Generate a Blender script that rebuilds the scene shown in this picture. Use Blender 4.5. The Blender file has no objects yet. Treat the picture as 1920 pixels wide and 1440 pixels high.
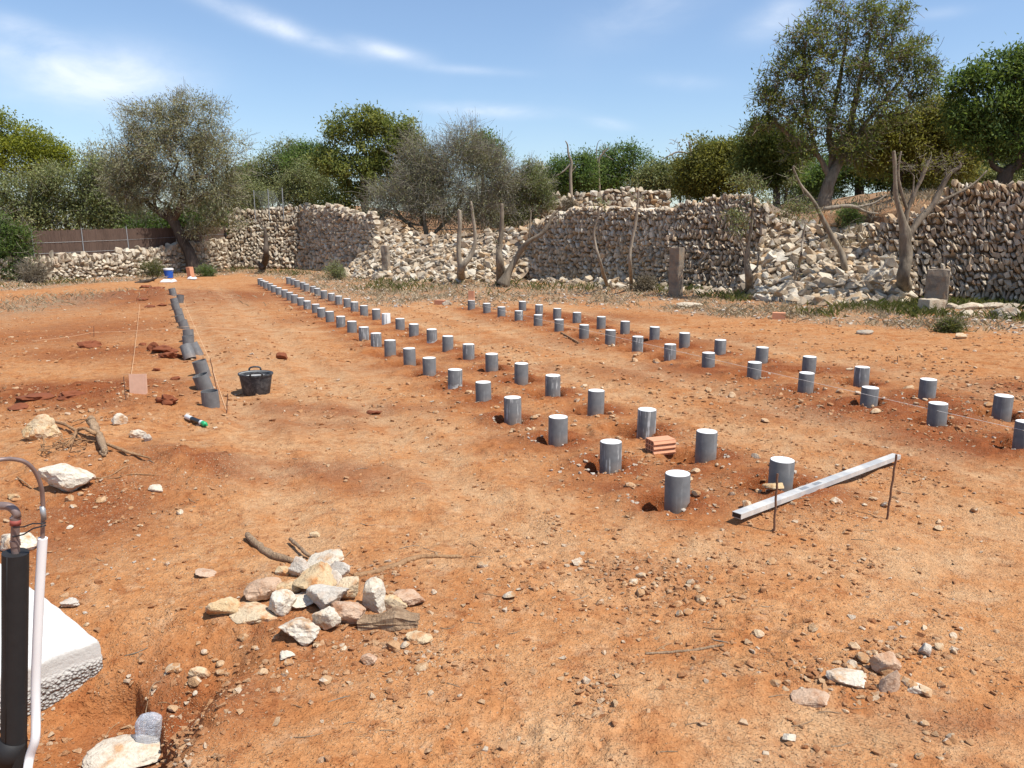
import bpy, bmesh, math, random
import numpy as np
from mathutils import Vector, Matrix, noise as mnoise

scene = bpy.context.scene
COL = scene.collection
R = math.radians

# ------------------------------------------------------------------ camera, sky, sun, exposure
F_PX, CAM_H, HORIZON = 1450.0, 2.15, 428.0          # focal length and horizon in 1920 x 1440 pixels
PITCH = math.atan((720 - HORIZON) / F_PX)
cd = bpy.data.cameras.new('camera')
cd.lens = 36 * F_PX / 1920
cd.sensor_width = 36
cd.clip_start, cd.clip_end = 0.05, 3000
cam = bpy.data.objects.new('camera', cd)
COL.objects.link(cam)
cam.location = (0, 0, CAM_H)
cam.rotation_euler = (R(90) - PITCH, 0, 0)
scene.camera = cam

SUN_AZ, SUN_EL = 117.0, 61.0                          # azimuth clockwise from +Y (away from the camera)
sd = Vector((math.sin(R(SUN_AZ)) * math.cos(R(SUN_EL)), math.cos(R(SUN_AZ)) * math.cos(R(SUN_EL)), math.sin(R(SUN_EL))))
sl = bpy.data.lights.new('sun', 'SUN')
sl.energy, sl.angle, sl.color = 4.25, R(0.53), (1.0, 0.955, 0.885)
sun = bpy.data.objects.new('sun', sl)
COL.objects.link(sun)
sun.rotation_euler = (-sd).to_track_quat('-Z', 'Y').to_euler()

scene.view_settings.view_transform = 'Standard'
scene.view_settings.look = 'None'
scene.view_settings.gamma = 1
scene.view_settings.exposure = 0.5
scene.view_settings.use_curve_mapping = False


def nd(nt, kind, **kw):
    n = nt.nodes.new(kind)
    for k, v in kw.items():
        setattr(n, k, v)
    return n


def setin(nt, node, key, v):
    s = node.inputs[key]
    if isinstance(v, bpy.types.NodeSocket):
        nt.links.new(v, s)
    else:
        s.default_value = v


def math_(nt, op, a, b=None, c=None, clamp=False):
    n = nd(nt, 'ShaderNodeMath', operation=op, use_clamp=clamp)
    setin(nt, n, 0, a)
    if b is not None:
        setin(nt, n, 1, b)
    if c is not None:
        setin(nt, n, 2, c)
    return n.outputs[0]


def mixc(nt, fac, a, b, mode='MIX'):
    n = nd(nt, 'ShaderNodeMix', data_type='RGBA', blend_type=mode)
    setin(nt, n, 0, fac)
    for i, v in ((6, a), (7, b)):
        if isinstance(v, tuple) and len(v) == 3:
            v = (*v, 1)
        setin(nt, n, i, v)
    return n.outputs[2]


def noise_(nt, vec, scale, detail=4, rough=0.55, dist=0.0):
    n = nd(nt, 'ShaderNodeTexNoise')
    if vec is not None:
        nt.links.new(vec, n.inputs['Vector'])
    n.inputs['Scale'].default_value = scale
    n.inputs['Detail'].default_value = detail
    n.inputs['Roughness'].default_value = rough
    n.inputs['Distortion'].default_value = dist
    return n.outputs['Fac']


def ramp_(nt, fac, lo, hi):
    n = nd(nt, 'ShaderNodeMapRange', clamp=True)
    setin(nt, n, 0, fac)
    n.inputs[1].default_value, n.inputs[2].default_value = lo, hi
    return n.outputs[0]


world = bpy.data.worlds.new('World')
scene.world = world
world.use_nodes = True
wt = world.node_tree
wt.nodes.clear()
sky = nd(wt, 'ShaderNodeTexSky', sky_type='NISHITA')
sky.sun_disc = False
sky.sun_elevation, sky.sun_rotation = R(SUN_EL), R(SUN_AZ)
sky.altitude = 60
sky.air_density, sky.dust_density, sky.ozone_density = 1.0, 0.6, 1.5
tc = nd(wt, 'ShaderNodeTexCoord')
sx = nd(wt, 'ShaderNodeSeparateXYZ')
wt.links.new(tc.outputs['Generated'], sx.inputs[0])
zc = math_(wt, 'MAXIMUM', sx.outputs[2], 0.02)
den = math_(wt, 'ADD', zc, 0.16)
cu = math_(wt, 'DIVIDE', sx.outputs[0], den)
cv = math_(wt, 'DIVIDE', sx.outputs[1], den)
cb = nd(wt, 'ShaderNodeCombineXYZ')
wt.links.new(cu, cb.inputs[0])
wt.links.new(cv, cb.inputs[1])
mp = nd(wt, 'ShaderNodeMapping')
wt.links.new(tc.outputs['Generated'], mp.inputs[0])
mp.inputs['Scale'].default_value = (1.0, 1.0, 2.4)
mp.inputs['Rotation'].default_value = (0, 0, R(14))
n_big = noise_(wt, mp.outputs[0], 2.5, 3, 0.5)
n_fine = noise_(wt, mp.outputs[0], 11.0, 7, 0.58, 0.3)
az = math_(wt, 'ARCTAN2', sx.outputs[0], sx.outputs[1])
el = math_(wt, 'ARCSINE', sx.outputs[2])
# thin clouds: direction (measured in the photo), half widths (rad), slant, density


def cloud(px, py, rx, ry, sl_, dn):
    x, y = (px - 960) / F_PX, (720 - py) / F_PX
    v = Vector((x, math.cos(PITCH) + y * math.sin(PITCH), -math.sin(PITCH) + y * math.cos(PITCH))).normalized()
    return math.atan2(v.x, v.y), math.asin(v.z), rx / F_PX, ry / F_PX, sl_, dn


CLOUDS = [cloud(*q) for q in [(190, 145, 120, 42, .06, 1.0), (60, 60, 75, 16, -.2, .5), (70, 105, 90, 18, -.1, .45), (500, 42, 105, 15, -.3, .85), (600, 80, 60, 10, -.2, .35), (722, 96, 62, 13, -.2, .8), (880, 132, 75, 7, -.05, .35),
                              (918, 207, 88, 10, -.04, .85), (1140, 232, 34, 9, -.15, .45), (1452, 38, 50, 24, .2, .65), (1210, 20, 110, 40, .3, .22), (1275, 152, 60, 12, -.1, .22), (1770, 24, 40, 8, 0, .2),
                              (500, 318, 60, 14, 0, .35), (1340, 268, 60, 8, 0, .2)]]
acc = None
for a0, e0, sa, se, sh, dn in CLOUDS:
    da = math_(wt, 'SUBTRACT', az, a0)
    de = math_(wt, 'SUBTRACT', math_(wt, 'SUBTRACT', el, e0), math_(wt, 'MULTIPLY', da, sh))
    q = math_(wt, 'ADD', math_(wt, 'POWER', math_(wt, 'ABSOLUTE', math_(wt, 'DIVIDE', da, sa)), 2.0),
              math_(wt, 'POWER', math_(wt, 'ABSOLUTE', math_(wt, 'DIVIDE', de, se)), 2.0))
    g = math_(wt, 'MULTIPLY', math_(wt, 'POWER', 2.718, math_(wt, 'MULTIPLY', q, -1.0)), dn)
    acc = g if acc is None else math_(wt, 'ADD', acc, g)
streak = ramp_(wt, n_fine, 0.32, 0.68)
cl = math_(wt, 'MULTIPLY', acc, math_(wt, 'MULTIPLY_ADD', streak, 0.85, 0.3))
wisp = math_(wt, 'MULTIPLY', ramp_(wt, n_big, 0.5, 0.8), math_(wt, 'MULTIPLY', streak, 0.14))
cl = math_(wt, 'ADD', cl, wisp, clamp=True)
cl = math_(wt, 'MULTIPLY', cl, ramp_(wt, sx.outputs[2], 0.0, 0.06), clamp=True)
skyc = mixc(wt, 1.0, sky.outputs[0], (0.92, 1.0, 1.10), 'MULTIPLY')
skyc = mixc(wt, 0.05, skyc, (6.2, 7.4, 8.8))
skymix = mixc(wt, math_(wt, 'MULTIPLY', cl, 0.72), skyc, (7.4, 7.75, 8.4))
bg = nd(wt, 'ShaderNodeBackground')
wt.links.new(skymix, bg.inputs[0])
bg.inputs[1].default_value = 0.104
wo = nd(wt, 'ShaderNodeOutputWorld')
wt.links.new(bg.outputs[0], wo.inputs[0])

# ------------------------------------------------------------------ projection helpers (photo measure -> place on the site)


def ray(px, py):
    x, y = (px - 960) / F_PX, (720 - py) / F_PX
    dy = math.cos(PITCH) + y * math.sin(PITCH)
    dz = -math.sin(PITCH) + y * math.cos(PITCH)
    return x / dy, dz / dy


def at(px, py, Y):
    a, b = ray(px, py)
    return Vector((a * Y, Y, CAM_H + b * Y))


def gz(px, py, z=0.0):
    a, b = ray(px, py)
    Y = (z - CAM_H) / b
    return Vector((a * Y, Y, z))


# ------------------------------------------------------------------ numpy noise
def _hash(i, j, s):
    v = (i.astype(np.int64) * 374761393 + j.astype(np.int64) * 668265263 + s * 1442695041) & 0x7fffffff
    v = ((v ^ (v >> 13)) * 1274126177) & 0x7fffffff
    v = v ^ (v >> 16)
    return (v & 0xffff) / 65535.0


def vnoise(x, y, s=0):
    i, j = np.floor(x), np.floor(y)
    fx, fy = x - i, y - j
    fx, fy = fx * fx * (3 - 2 * fx), fy * fy * (3 - 2 * fy)
    a, b = _hash(i, j, s), _hash(i + 1, j, s)
    c, d = _hash(i, j + 1, s), _hash(i + 1, j + 1, s)
    return (a + (b - a) * fx) * (1 - fy) + (c + (d - c) * fx) * fy


def fbm(x, y, freq, octv=4, s=0, gain=0.5):
    t, amp, tot = 0.0, 1.0, 0.0
    for k in range(octv):
        t = t + amp * vnoise(x * freq * 2 ** k + 17.3 * k, y * freq * 2 ** k - 9.1 * k, s + k)
        tot += amp
        amp *= gain
    return t / tot - 0.5


def sstep(a, b, x):
    t = np.clip((x - a) / (b - a), 0, 1)
    return t * t * (3 - 2 * t)


# ------------------------------------------------------------------ mesh builder and tagging
class MB:
    def __init__(self):
        self.v, self.f, self.n, self.t = [], [], 0, []

    def add(self, verts, faces, tint=None):
        verts = np.asarray(verts, float).reshape(-1, 3)
        if isinstance(faces, np.ndarray):
            self.f.append(faces + self.n)
        else:
            by = {}
            for fc in faces:
                by.setdefault(len(fc), []).append(fc)
            for k in by:
                self.f.append(np.asarray(by[k]) + self.n)
        self.v.append(verts)
        if tint is not None:
            self.t.append(np.broadcast_to(np.asarray(tint, float), (len(verts),)))
        self.n += len(verts)
        return self

    def box(self, c, s, rot=None):
        v = np.array([[x, y, z] for x in (-.5, .5) for y in (-.5, .5) for z in (-.5, .5)]) * np.array(s)
        if rot is not None:
            v = v @ np.array(rot).T
        f = [(0, 1, 3, 2), (4, 6, 7, 5), (0, 4, 5, 1), (2, 3, 7, 6), (0, 2, 6, 4), (1, 5, 7, 3)]
        return self.add(v + np.array(c), f)

    def tube(self, pts, rad, n=6, caps=True, tint=None):
        pts = np.asarray(pts, float)
        m = len(pts)
        rad = np.broadcast_to(np.asarray(rad, float), (m,))
        tg = np.gradient(pts, axis=0)
        tg /= np.linalg.norm(tg, axis=1)[:, None] + 1e-9
        ref = np.array([0, 0, 1.0]) if abs(tg[0][2]) < .9 else np.array([1.0, 0, 0])
        rings = []
        for i in range(m):
            a = ref - tg[i] * ref.dot(tg[i])
            a /= np.linalg.norm(a) + 1e-9
            b = np.cross(tg[i], a)
            ref = a
            th = np.arange(n) * 2 * math.pi / n
            rings.append(pts[i] + rad[i] * (np.cos(th)[:, None] * a + np.sin(th)[:, None] * b))
        v = np.concatenate(rings)
        k = np.arange(n)
        fs = []
        for i in range(m - 1):
            fs.append(np.stack([i * n + k, i * n + (k + 1) % n, (i + 1) * n + (k + 1) % n, (i + 1) * n + k], 1))
        base = self.n
        self.add(v, np.concatenate(fs), tint)
        if caps:
            self.f.append(np.array([list(range(n))[::-1]]) + base)
            self.f.append(np.array([list(range((m - 1) * n, m * n))]) + base)
        return self

    def lathe(self, prof, n=32, c=(0, 0, 0), jit=None):
        prof = np.asarray(prof, float)
        th = np.arange(n) * 2 * math.pi / n
        v = []
        for r, z in prof:
            v.append(np.stack([r * np.cos(th), r * np.sin(th), np.full(n, z)], 1))
        v = np.concatenate(v) + np.array(c)
        k = np.arange(n)
        fs = [np.stack([i * n + k, i * n + (k + 1) % n, (i + 1) * n + (k + 1) % n, (i + 1) * n + k], 1) for i in range(len(prof) - 1)]
        return self.add(v, np.concatenate(fs))

    def mesh(self, name, mat=None, smooth=False):
        me = bpy.data.meshes.new(name)
        v = np.concatenate(self.v)
        me.vertices.add(len(v))
        me.vertices.foreach_set('co', v.astype(np.float32).ravel())
        li = np.concatenate([f.ravel() for f in self.f]).astype(np.int32)
        tot = np.concatenate([np.full(len(f), f.shape[1]) for f in self.f]).astype(np.int32)
        st = (np.cumsum(tot) - tot).astype(np.int32)
        me.loops.add(len(li))
        me.loops.foreach_set('vertex_index', li)
        me.polygons.add(len(tot))
        me.polygons.foreach_set('loop_start', st)
        me.polygons.foreach_set('loop_total', tot)
        me.update(calc_edges=True)
        me.validate()
        if self.t:
            a = me.attributes.new('tint', 'FLOAT', 'POINT')
            a.data.foreach_set('value', np.concatenate(self.t).astype(np.float32))
        if smooth:
            me.shade_smooth()
        else:
            me.shade_flat()
        if mat:
            me.materials.append(mat)
        return me

    def build(self, name, mat, parent=None, smooth=False):
        return obj(name, self.mesh(name, mat, smooth), parent)


def obj(name, me, parent=None, loc=None, rot=None, scale=None):
    o = bpy.data.objects.new(name, me)
    COL.objects.link(o)
    if parent is not None:
        o.parent = parent
    if loc is not None:
        o.location = loc
    if rot is not None:
        o.rotation_euler = rot
    if scale is not None:
        o.scale = scale
    return o


def tag(o, label=None, cat=None, group=None, kind=None):
    for k, v in (('label', label), ('category', cat), ('group', group), ('kind', kind)):
        if v:
            o[k] = v
    return o


def thing(name, label, cat, loc=(0, 0, 0), rot=(0, 0, 0), group=None):
    return tag(obj(name, None, None, loc, rot), label, cat, group)


# ------------------------------------------------------------------ materials
def new_mat(name):
    m = bpy.data.materials.new(name)
    m.use_nodes = True
    nt = m.node_tree
    nt.nodes.clear()
    out = nd(nt, 'ShaderNodeOutputMaterial')
    p = nd(nt, 'ShaderNodeBsdfPrincipled')
    nt.links.new(p.outputs[0], out.inputs[0])
    p.inputs['Specular IOR Level'].default_value = 0.25
    p.inputs['Roughness'].default_value = 0.9
    return m, nt, p, out


def coords(nt, which='Object'):
    return nd(nt, 'ShaderNodeTexCoord').outputs[which]


def bump_(nt, p, h, strength=0.5, dist=0.02, prev=None):
    b = nd(nt, 'ShaderNodeBump')
    b.inputs['Strength'].default_value = strength
    b.inputs['Distance'].default_value = dist
    nt.links.new(h, b.inputs['Height'])
    if prev is not None:
        nt.links.new(prev, b.inputs['Normal'])
    nt.links.new(b.outputs[0], p.inputs['Normal'])
    return b.outputs[0]


def rand_(nt):
    a = nd(nt, 'ShaderNodeObjectInfo').outputs['Random']
    b = nd(nt, 'ShaderNodeNewGeometry').outputs['Random Per Island']
    return math_(nt, 'FRACT', math_(nt, 'ADD', a, b))


def rampc(nt, fac, stops):
    n = nd(nt, 'ShaderNodeValToRGB')
    cr = n.color_ramp
    while len(cr.elements) < len(stops):
        cr.elements.new(0.5)
    for e, (p, c) in zip(cr.elements, stops):
        e.position, e.color = p, (*c, 1)
    nt.links.new(fac, n.inputs[0])
    return n.outputs[0]


def plain(name, color, rough=0.7, metal=0.0, spec=0.3, var=0.0, scale=20.0, bump=0.0):
    m, nt, p, out = new_mat(name)
    p.inputs['Roughness'].default_value = rough
    p.inputs['Metallic'].default_value = metal
    p.inputs['Specular IOR Level'].default_value = spec
    if var:
        n = noise_(nt, coords(nt), scale, 5, 0.6)
        c = mixc(nt, n, tuple(x * (1 - var) for x in color), tuple(min(1, x * (1 + var)) for x in color))
        nt.links.new(c, p.inputs['Base Color'])
        if bump:
            bump_(nt, p, n, bump, 0.01)
    else:
        p.inputs['Base Color'].default_value = (*color, 1)
    return m


def stone_mat(name, stops, stain=(0.42, 0.2, 0.075), stain_amt=0.5, sc=6.0, lichen=0.3):
    m, nt, p, out = new_mat(name)
    geo = nd(nt, 'ShaderNodeNewGeometry')
    pos = geo.outputs['Position']
    c = rampc(nt, rand_(nt), stops)
    n1 = noise_(nt, pos, sc, 5, 0.6)
    n2 = noise_(nt, pos, sc * 6, 5, 0.65)
    n3 = noise_(nt, pos, sc * 0.45, 3, 0.5)
    c = mixc(nt, math_(nt, 'MULTIPLY', ramp_(nt, n1, 0.5, 0.68), stain_amt), c, stain)
    c = mixc(nt, math_(nt, 'MULTIPLY', ramp_(nt, n3, 0.48, 0.66), lichen), c, (0.115, 0.108, 0.098))
    c = mixc(nt, ramp_(nt, n2, 0.3, 0.7), mixc(nt, 1.0, c, (0.72, 0.7, 0.68), 'MULTIPLY'), c)
    nt.links.new(c, p.inputs['Base Color'])
    p.inputs['Roughness'].default_value = 0.95
    b1 = bump_(nt, p, n1, 0.5, 0.04)
    bump_(nt, p, n2, 0.7, 0.012, b1)
    return m


CREAM, PALE, GREY, OCHRE, PINK = (0.52, 0.43, 0.31), (0.64, 0.58, 0.47), (0.31, 0.275, 0.235), (0.46, 0.29, 0.14), (0.45, 0.31, 0.22)
M = {}
M['wall_grey'] = stone_mat('weathered_wall_stone', [(0, (0.34, 0.285, 0.215)), (.3, (0.50, 0.43, 0.335)), (.55, (0.60, 0.515, 0.39)), (.8, (0.67, 0.57, 0.42)), (1, (0.60, 0.43, 0.285))], stain_amt=.35, lichen=.35)
M['wall_cream'] = stone_mat('cream_wall_stone', [(0, (0.42, 0.36, 0.275)), (.4, (0.58, 0.49, 0.36)), (.75, (0.64, 0.56, 0.43)), (1, (0.70, 0.64, 0.52))], stain_amt=.3, lichen=.2)
M['rubble'] = stone_mat('broken_wall_stone', [(0, (0.36, 0.29, 0.21)), (.3, (0.58, 0.48, 0.34)), (.55, (0.52, 0.35, 0.19)), (.7, (0.64, 0.56, 0.43)), (1, (0.71, 0.65, 0.53))], stain_amt=.35, lichen=.2)
M['field_stone'] = stone_mat('field_stone', [(0, (0.45, 0.23, 0.1)), (.4, (0.54, 0.34, 0.18)), (.75, (0.62, 0.46, 0.29)), (1, (0.69, 0.6, 0.47))], stain=(0.40, 0.165, 0.06), stain_amt=.75, sc=14, lichen=0)
M['limestone'] = stone_mat('limestone_white', [(0, (0.66, 0.57, 0.44)), (1, (0.74, 0.67, 0.55))], stain=(0.56, 0.31, 0.14), stain_amt=.85, sc=11, lichen=.08)
M['limestone_grey'] = stone_mat('limestone_grey', [(0, (0.56, 0.50, 0.42)), (1, (0.66, 0.60, 0.51))], stain=(0.5, 0.32, 0.2), stain_amt=.5, sc=13, lichen=.22)
M['limestone_orange'] = stone_mat('limestone_orange', [(0, (0.62, 0.44, 0.235)), (1, (0.68, 0.54, 0.36))], stain=(0.50, 0.20, 0.06), stain_amt=.85, sc=14, lichen=0)
M['limestone_pink'] = stone_mat('limestone_pink', [(0, (0.56, 0.375, 0.245)), (1, (0.63, 0.46, 0.33))], stain=(0.42, 0.18, 0.075), stain_amt=.7, sc=14, lichen=0)
M['wall_core'] = plain('packed_earth_fill', (0.27, 0.20, 0.135), .95, var=.4, scale=5, bump=.5)
M['concrete'] = plain('pale_concrete', (0.62, 0.60, 0.56), .9, var=.12, scale=14, bump=.6)
M['rust'] = plain('rusty_iron', (0.17, 0.085, 0.05), .8, var=.4, scale=40)
M['string'] = plain('string', (0.75, 0.50, 0.30), .8)
M['string_white'] = plain('white_string', (0.75, 0.72, 0.66), .8)
M['terracotta'] = plain('terracotta', (0.62, 0.30, 0.17), .85, var=.18, scale=30, bump=.2)
M['terracotta_pale'] = plain('pale_terracotta', (0.64, 0.39, 0.27), .85, var=.15, scale=18, bump=.2)
M['foam'] = plain('black_foam', (0.020, 0.019, 0.019), .62, spec=.3, var=.25, scale=25, bump=.12)
M['copper'] = plain('tarnished_copper', (0.23, 0.165, 0.145), .5, metal=.35, spec=.5, var=.25, scale=30)
M['white_plastic'] = plain('white_plastic', (0.84, 0.83, 0.80), .42, spec=.4, var=.04, scale=9)
M['black_plastic'] = plain('black_plastic', (0.018, 0.018, 0.019), .4, spec=.4)
M['green_plastic'] = plain('green_plastic', (0.02, 0.36, 0.13), .4, spec=.4)
M['silver'] = plain('printed_silver_foil', (0.68, 0.68, 0.66), .35, spec=.5)
M['blue_plastic'] = plain('blue_plastic', (0.015, 0.10, 0.46), .45, spec=.4)
M['steel'] = plain('galvanised_steel', (0.36, 0.37, 0.37), .5, metal=.5, spec=.4)
M['paper'] = plain('white_paper', (0.72, 0.72, 0.72), .9)
M['clod'] = plain('damp_clod', (0.20, 0.062, 0.026), .95, var=.35, scale=25, bump=.8)


def bark(name, a, b, sc=9.0):
    m, nt, p, out = new_mat(name)
    mp_ = nd(nt, 'ShaderNodeMapping')
    nt.links.new(nd(nt, 'ShaderNodeNewGeometry').outputs['Position'], mp_.inputs[0])
    mp_.inputs['Scale'].default_value = (1, 1, .25)
    n1 = noise_(nt, mp_.outputs[0], sc, 6, .65)
    n2 = noise_(nt, mp_.outputs[0], sc * .2, 3, .5)
    c = mixc(nt, ramp_(nt, math_(nt, 'ADD', math_(nt, 'MULTIPLY', n1, .6), math_(nt, 'MULTIPLY', n2, .4)), .35, .65), a, b)
    nt.links.new(c, p.inputs['Base Color'])
    bump_(nt, p, n1, .8, .05)
    return m


M['bark'] = bark('grey_brown_bark', (0.10, 0.078, 0.054), (0.32, 0.262, 0.19))
M['bark_dark'] = bark('dark_bark', (0.035, 0.027, 0.02), (0.13, 0.10, 0.075))
M['bark_pale'] = bark('pale_dead_wood', (0.16, 0.125, 0.09), (0.40, 0.335, 0.25), 7)
M['twig'] = bark('dry_twig', (0.12, 0.10, 0.072), (0.31, 0.265, 0.20), 5)
M['twig_grey'] = bark('grey_twig', (0.13, 0.118, 0.092), (0.31, 0.28, 0.225), 5)
M['root'] = bark('dry_root', (0.24, 0.125, 0.06), (0.46, 0.28, 0.145), 30)


def leaf(name, dark, mid, light, trans=.45, rough=.6, spec=.16):
    m, nt, p, out = new_mat(name)
    at_ = nd(nt, 'ShaderNodeAttribute', attribute_name='tint')
    r = nd(nt, 'ShaderNodeNewGeometry').outputs['Random Per Island']
    f = math_(nt, 'ADD', math_(nt, 'MULTIPLY', at_.outputs['Fac'], .6), math_(nt, 'MULTIPLY', r, .4))
    c = rampc(nt, f, [(.08, dark), (.5, mid), (.95, light)])
    nt.links.new(c, p.inputs['Base Color'])
    p.inputs['Roughness'].default_value = rough
    p.inputs['Specular IOR Level'].default_value = spec
    t = nd(nt, 'ShaderNodeBsdfTranslucent')
    nt.links.new(mixc(nt, 1.0, c, (1.1, 1.1, .7), 'MULTIPLY'), t.inputs[0])
    mx = nd(nt, 'ShaderNodeMixShader')
    mx.inputs[0].default_value = trans
    nt.links.new(p.outputs[0], mx.inputs[1])
    nt.links.new(t.outputs[0], mx.inputs[2])
    nt.links.new(mx.outputs[0], out.inputs[0])
    return m


M['carob'] = leaf('carob_leaf', (0.071, 0.100, 0.029), (0.167, 0.203, 0.058), (0.349, 0.343, 0.104))
M['carob_deep'] = leaf('deep_green_leaf', (0.051, 0.090, 0.026), (0.112, 0.173, 0.048), (0.210, 0.264, 0.072))
M['carob_olive'] = leaf('yellow_olive_leaf', (0.101, 0.108, 0.029), (0.215, 0.213, 0.055), (0.363, 0.336, 0.096))
M['olive'] = leaf('wild_olive_leaf', (0.167, 0.171, 0.095), (0.302, 0.297, 0.170), (0.484, 0.453, 0.278), trans=.3)
M['olive_green'] = leaf('green_olive_leaf', (0.105, 0.130, 0.049), (0.211, 0.235, 0.095), (0.355, 0.341, 0.155), trans=.25)
M['mastic'] = leaf('mastic_leaf', (0.062, 0.107, 0.033), (0.138, 0.208, 0.061), (0.255, 0.315, 0.095))
M['pine'] = leaf('yellow_green_leaf', (0.097, 0.116, 0.018), (0.242, 0.266, 0.037), (0.436, 0.436, 0.077))
M['dry_leaf'] = leaf('dry_leaf', (0.10, 0.08, 0.05), (0.17, 0.135, 0.085), (0.25, 0.205, 0.14), trans=.15)
M['grass'] = leaf('grass_blade', (0.06, 0.085, 0.02), (0.13, 0.145, 0.045), (0.24, 0.22, 0.09))
M['straw'] = leaf('straw_blade', (0.22, 0.165, 0.10), (0.36, 0.29, 0.185), (0.50, 0.42, 0.29), trans=.15)

# ------------------------------------------------------------------ piles: positions in the site plan
PILE_TOP = 0.25


def lerp_row(a, b, n):
    return [Vector(a).lerp(Vector(b), i / (n - 1)) for i in range(n)]


ROWS = {'B1': lerp_row((1.31, 5.85, 0), (-9.72, 30.0, 0), 27), 'B2': lerp_row((2.27, 6.22, 0), (-8.8, 30.7, 0), 27),
        'C1': lerp_row((5.19, 7.5, 0), (-1.09, 20.8, 0), 16), 'C2': lerp_row((5.73, 8.78, 0), (.27, 20.54, 0), 14)}
_pr = random.Random(5)
for k in ROWS:
    for p in ROWS[k]:
        p.x += _pr.uniform(-.03, .03)
        p.y += _pr.uniform(-.03, .03)
PILES = [(p.x, p.y) for k in ROWS for p in ROWS[k]]


def ell(px, py, rx, ry, s=1.0, z=0.0):
    c = gz(px, py, z)
    a, b = gz(px, py - ry, z), gz(px, py + ry, z)
    return (c.x, c.y, rx * c.y / F_PX, abs(a.y - b.y) / 2, s)


# heaps of spoil (height in m) and patches of freshly turned earth, as plan ellipses
MOUNDS = [ell(245, 880, 200, 60, .09), ell(300, 745, 130, 45, .10), ell(130, 745, 130, 22, .12), ell(280, 560, 120, 14, .22),
          ell(600, 1130, 170, 70, .05), ell(1500, 930, 130, 60, .05), ell(1690, 775, 160, 26, .06), ell(1330, 705, 200, 18, .06),
          ell(420, 880, 200, 24, .06), ell(120, 850, 170, 60, .10), ell(1700, 1250, 160, 50, .03), ell(900, 548, 60, 6, .14),
          ell(560, 790, 120, 14, -.03), ell(1250, 1110, 40, 18, -.03)]
DAMP = [ell(130, 745, 170, 26, 1.0), ell(330, 560, 190, 14, .8), ell(300, 745, 110, 30, .45), ell(470, 885, 230, 20, .85), ell(620, 765, 220, 14, .7),
        ell(1030, 690, 60, 10, .5), ell(1500, 920, 130, 36, .75), ell(1330, 880, 120, 26, .55), ell(1180, 905, 120, 26, .55), ell(1660, 765, 220, 30, .95), ell(1800, 830, 180, 34, .9), ell(1500, 700, 180, 16, .7), ell(1890, 730, 120, 18, .7),
        ell(1330, 700, 240, 20, .6), ell(1200, 640, 200, 14, .6), ell(1060, 596, 130, 10, .8), ell(1450, 735, 120, 16, .5),
        ell(300, 1290, 200, 90, .55), ell(150, 980, 170, 90, .55), ell(1000, 830, 150, 20, .45), ell(760, 690, 110, 14, .4), ell(560, 600, 60, 8, .4),
        ell(160, 620, 190, 26, .45), ell(200, 660, 190, 14, .5), ell(560, 790, 130, 12, .5), ell(600, 1180, 230, 60, .3), ell(1700, 1290, 140, 34, .45), ell(1380, 1390, 120, 26, .35), ell(1200, 1090, 100, 30, .3)]
PALE_P = [ell(1450, 1310, 300, 70, .9), ell(1200, 1390, 280, 50, .9), ell(1780, 1380, 220, 50, .7), ell(1000, 980, 220, 60, .6), ell(1750, 1060, 240, 60, .8), ell(640, 700, 120, 26, .7),
          ell(770, 800, 160, 40, .6), ell(1500, 830, 160, 18, .6), ell(560, 620, 90, 22, .6), ell(1000, 1060, 280, 50, .6), ell(1300, 1040, 200, 34, .7), ell(1000, 1330, 200, 50, .5), ell(690, 570, 90, 16, .4), ell(1420, 640, 200, 10, .3)]
TROUGH = gz(305, 1325, 0)


# wheel ruts run beside the pile rows: distance across the rows, depth
RUTS = [(.9, .03), (2.3, .035), (5.6, .025), (6.8, .03), (10.1, .02)]


def eblob(x, y, e, sharp=1.0):
    q = ((x - e[0]) / e[2]) ** 2 + ((y - e[1]) / e[3]) ** 2
    return e[4] * np.exp(-q * sharp)


# wall line across the back of the field: pixel of the foot, its height -> plan points
BASE = [(2400, 612, .2), (2150, 592, .2), (1920, 572, .2), (1690, 562, .2), (1420, 548, .2), (1250, 540, .2), (985, 522, .2), (690, 508, .2),
        (560, 499, .2), (430, 499, .2), (250, 515, .1), (30, 528, .05), (-160, 538, 0), (-420, 550, 0)]
BPTS = [(px, gz(px, py, z)) for px, py, z in BASE]


def wall_at(px):
    for (p1, a), (p0, b) in zip(BPTS[:-1], BPTS[1:]):
        if p0 <= px <= p1:
            return b.lerp(a, (px - p0) / (p1 - p0))
    return BPTS[0][1] if px > BPTS[0][0] else BPTS[-1][1]


TOPS = [(2400, 325), (2150, 337), (1920, 350), (1768, 357), (1722, 397), (1690, 409), (1660, 420), (1630, 436), (1560, 436), (1480, 430), (1420, 398), (1400, 382), (1380, 377), (1300, 387), (1200, 398), (1100, 401), (1040, 410),
        (1000, 423), (985, 430), (900, 440), (800, 446), (760, 440), (700, 412), (640, 398), (560, 392), (500, 398), (440, 404), (430.1, 410), (430, 454), (360, 461), (250, 475), (40, 485), (-160, 490), (-420, 495)]


def top_z(px):
    py = None
    for (p1, a), (p0, b) in zip(TOPS[:-1], TOPS[1:]):
        if p0 <= px <= p1:
            py = b + (a - b) * (px - p0) / max(p1 - p0, 1e-6)
            break
    if py is None:
        py = TOPS[0][1] if px > TOPS[0][0] else TOPS[-1][1]
    w = wall_at(px)
    return CAM_H + ray(px, py)[1] * w.y


def wall_dist(x, y):
    """signed distance in y from the wall line (positive = towards the camera)"""
    xs = np.array([b.x for _, b in BPTS])[::-1]
    ys = np.array([b.y for _, b in BPTS])[::-1]
    return np.interp(x, xs, ys) - y


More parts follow.
